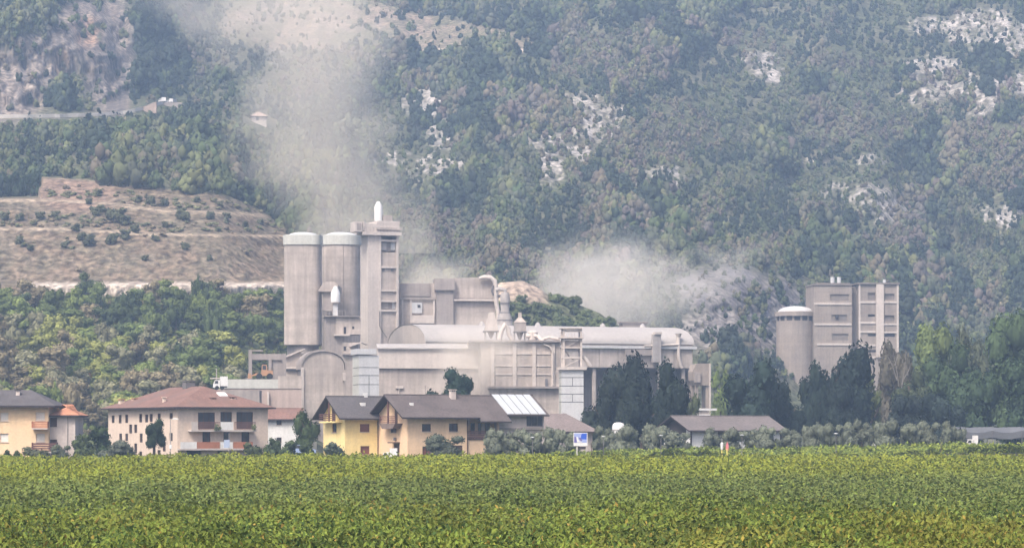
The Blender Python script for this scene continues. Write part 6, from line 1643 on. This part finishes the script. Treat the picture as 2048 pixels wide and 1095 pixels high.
def dust(name, label, px, D, py0, py1, hw, hd, lean, w0, w1, dens, col, nsc, thr, seed, power=1.0, vfade=(.12, .3), edge=.5, x0=0.0, ell=None):
    """airborne dust: a box of air whose density comes from billowing noise inside a leaning column that widens with height"""
    x = (px - CX) / F * D; z0 = ZC + (HY - py1) / F * D; z1 = ZC + (HY - py0) / F * D; H = z1 - z0
    m = bpy.data.materials.new(name + "_air"); m.use_nodes = True; t = m.node_tree; N = t.nodes; L = t.links
    N.remove(N["Principled BSDF"])
    def M(op, a, b=None, c=None):
        q = N.new("ShaderNodeMath"); q.operation = op
        for i, v in enumerate((a, b, c)):
            if v is None: continue
            if isinstance(v, (int, float)): q.inputs[i].default_value = v
            else: L.new(v, q.inputs[i])
        return q.outputs[0]
    def S(v, a, b):
        q = N.new("ShaderNodeMapRange"); q.interpolation_type = 'SMOOTHSTEP'; L.new(v, q.inputs[0])
        q.inputs[1].default_value = a; q.inputs[2].default_value = b; q.inputs[3].default_value = 0; q.inputs[4].default_value = 1; return q.outputs[0]
    tc = N.new("ShaderNodeTexCoord"); sp = N.new("ShaderNodeSeparateXYZ"); L.new(tc.outputs["Object"], sp.inputs[0])
    zn = M('DIVIDE', sp.outputs[2], H)
    def nz(sc, off, det):
        mp = N.new("ShaderNodeMapping"); mp.inputs["Location"].default_value = (seed + off, seed * 2.3, off); L.new(tc.outputs["Object"], mp.inputs[0])
        q = N.new("ShaderNodeTexNoise"); q.inputs["Scale"].default_value = sc; q.inputs["Detail"].default_value = det; q.inputs["Roughness"].default_value = .6; L.new(mp.outputs[0], q.inputs["Vector"]); return q.outputs["Fac"]
    n1 = nz(nsc, 0, 5); n2 = nz(nsc * .35, 7, 3)
    xs = M('SUBTRACT', M('SUBTRACT', sp.outputs[0], x0), M('MULTIPLY', zn, lean))
    xs = M('ADD', xs, M('MULTIPLY', M('SUBTRACT', n2, .5), w1 * 1.6))
    wz = M('ADD', w0, M('MULTIPLY', M('POWER', zn, power), w1 - w0))
    dx = M('DIVIDE', xs, wz); dy = M('DIVIDE', sp.outputs[1], hd)
    rad = M('SQRT', M('ADD', M('MULTIPLY', dx, dx), M('MULTIPLY', dy, dy)))
    fall = M('SUBTRACT', 1.0, S(rad, .15, 1.0))
    vf = M('MULTIPLY', S(zn, 0.0, vfade[0]), M('SUBTRACT', 1.0, S(zn, 1 - vfade[1], 1.0)))
    d = S(M('ADD', M('MULTIPLY', n1, 1.0), M('MULTIPLY', fall, .55)), thr, thr + edge)
    if ell:
        ez = M('DIVIDE', M('SUBTRACT', zn, ell[0]), ell[1]); rad2 = M('SQRT', M('ADD', M('MULTIPLY', rad, rad), M('MULTIPLY', ez, ez))); fall2 = M('SUBTRACT', 1.0, S(rad2, .1, 1.0))
        d = S(M('ADD', n1, M('MULTIPLY', fall2, .55)), thr, thr + edge); fall = fall2
    d = M('MULTIPLY', M('MULTIPLY', d, fall), M('MULTIPLY', vf, dens))
    p = N.new("ShaderNodeVolumePrincipled"); p.inputs["Color"].default_value = (*col, 1); p.inputs["Anisotropy"].default_value = -.35
    L.new(d, p.inputs["Density"]); L.new(p.outputs[0], N["Material Output"].inputs["Volume"])
    o = MB().box(-hw, hw, -hd, hd, 0, H).build(name, m); o.location = (x, D, z0)
    return tag(o, label, "dust cloud", kind="stuff")
DC = (1.0, .93, .83)
dust("dust_plume", "tall thin beige dust plume drifting up the slope behind the tower", 668, 752, -80, 600, 68, 15, -30, 20, 46, .042, DC, .06, .60, 3, power=.8, vfade=(.16, .12), edge=.28, x0=11)
dust("dust_cloud", "pale billowing dust cloud behind the long vaulted hall", 1272, 775, 385, 715, 54, 12, 0, 40, 50, .125, (1.0, .96, .90), .075, .66, 9, vfade=(.05, .05), edge=.34, ell=(.42, .60), x0=-5)
dust("dust_wisp", "faint dust hanging over the front shed and pilastered building", 930, 596, 625, 810, 20, 5, 2, 13, 16, .17, DC, .25, .5, 14, vfade=(.4, .5))
dust("dust_wisp", "thin dust behind the mill building roof beside the tower", 850, 725, 500, 660, 22, 12, 4, 14, 18, .09, DC, .16, .5, 21, vfade=(.3, .5))
hz = bpy.data.materials.new("haze_air"); hz.use_nodes = True; n_ = hz.node_tree; n_.nodes.remove(n_.nodes["Principled BSDF"])
pv = n_.nodes.new("ShaderNodeVolumePrincipled"); pv.inputs["Color"].default_value = (.50, .68, .97, 1); pv.inputs["Density"].default_value = .00036; pv.inputs["Anisotropy"].default_value = .2
n_.links.new(pv.outputs[0], n_.nodes["Material Output"].inputs["Volume"])
zmax = max(float(TV[..., 2].max()) + 14, 200)
vol_box("haze", -1480, 1480, -110, 1880, -1.6, zmax, hz, "thin blue-grey haze filling the valley air", "haze")
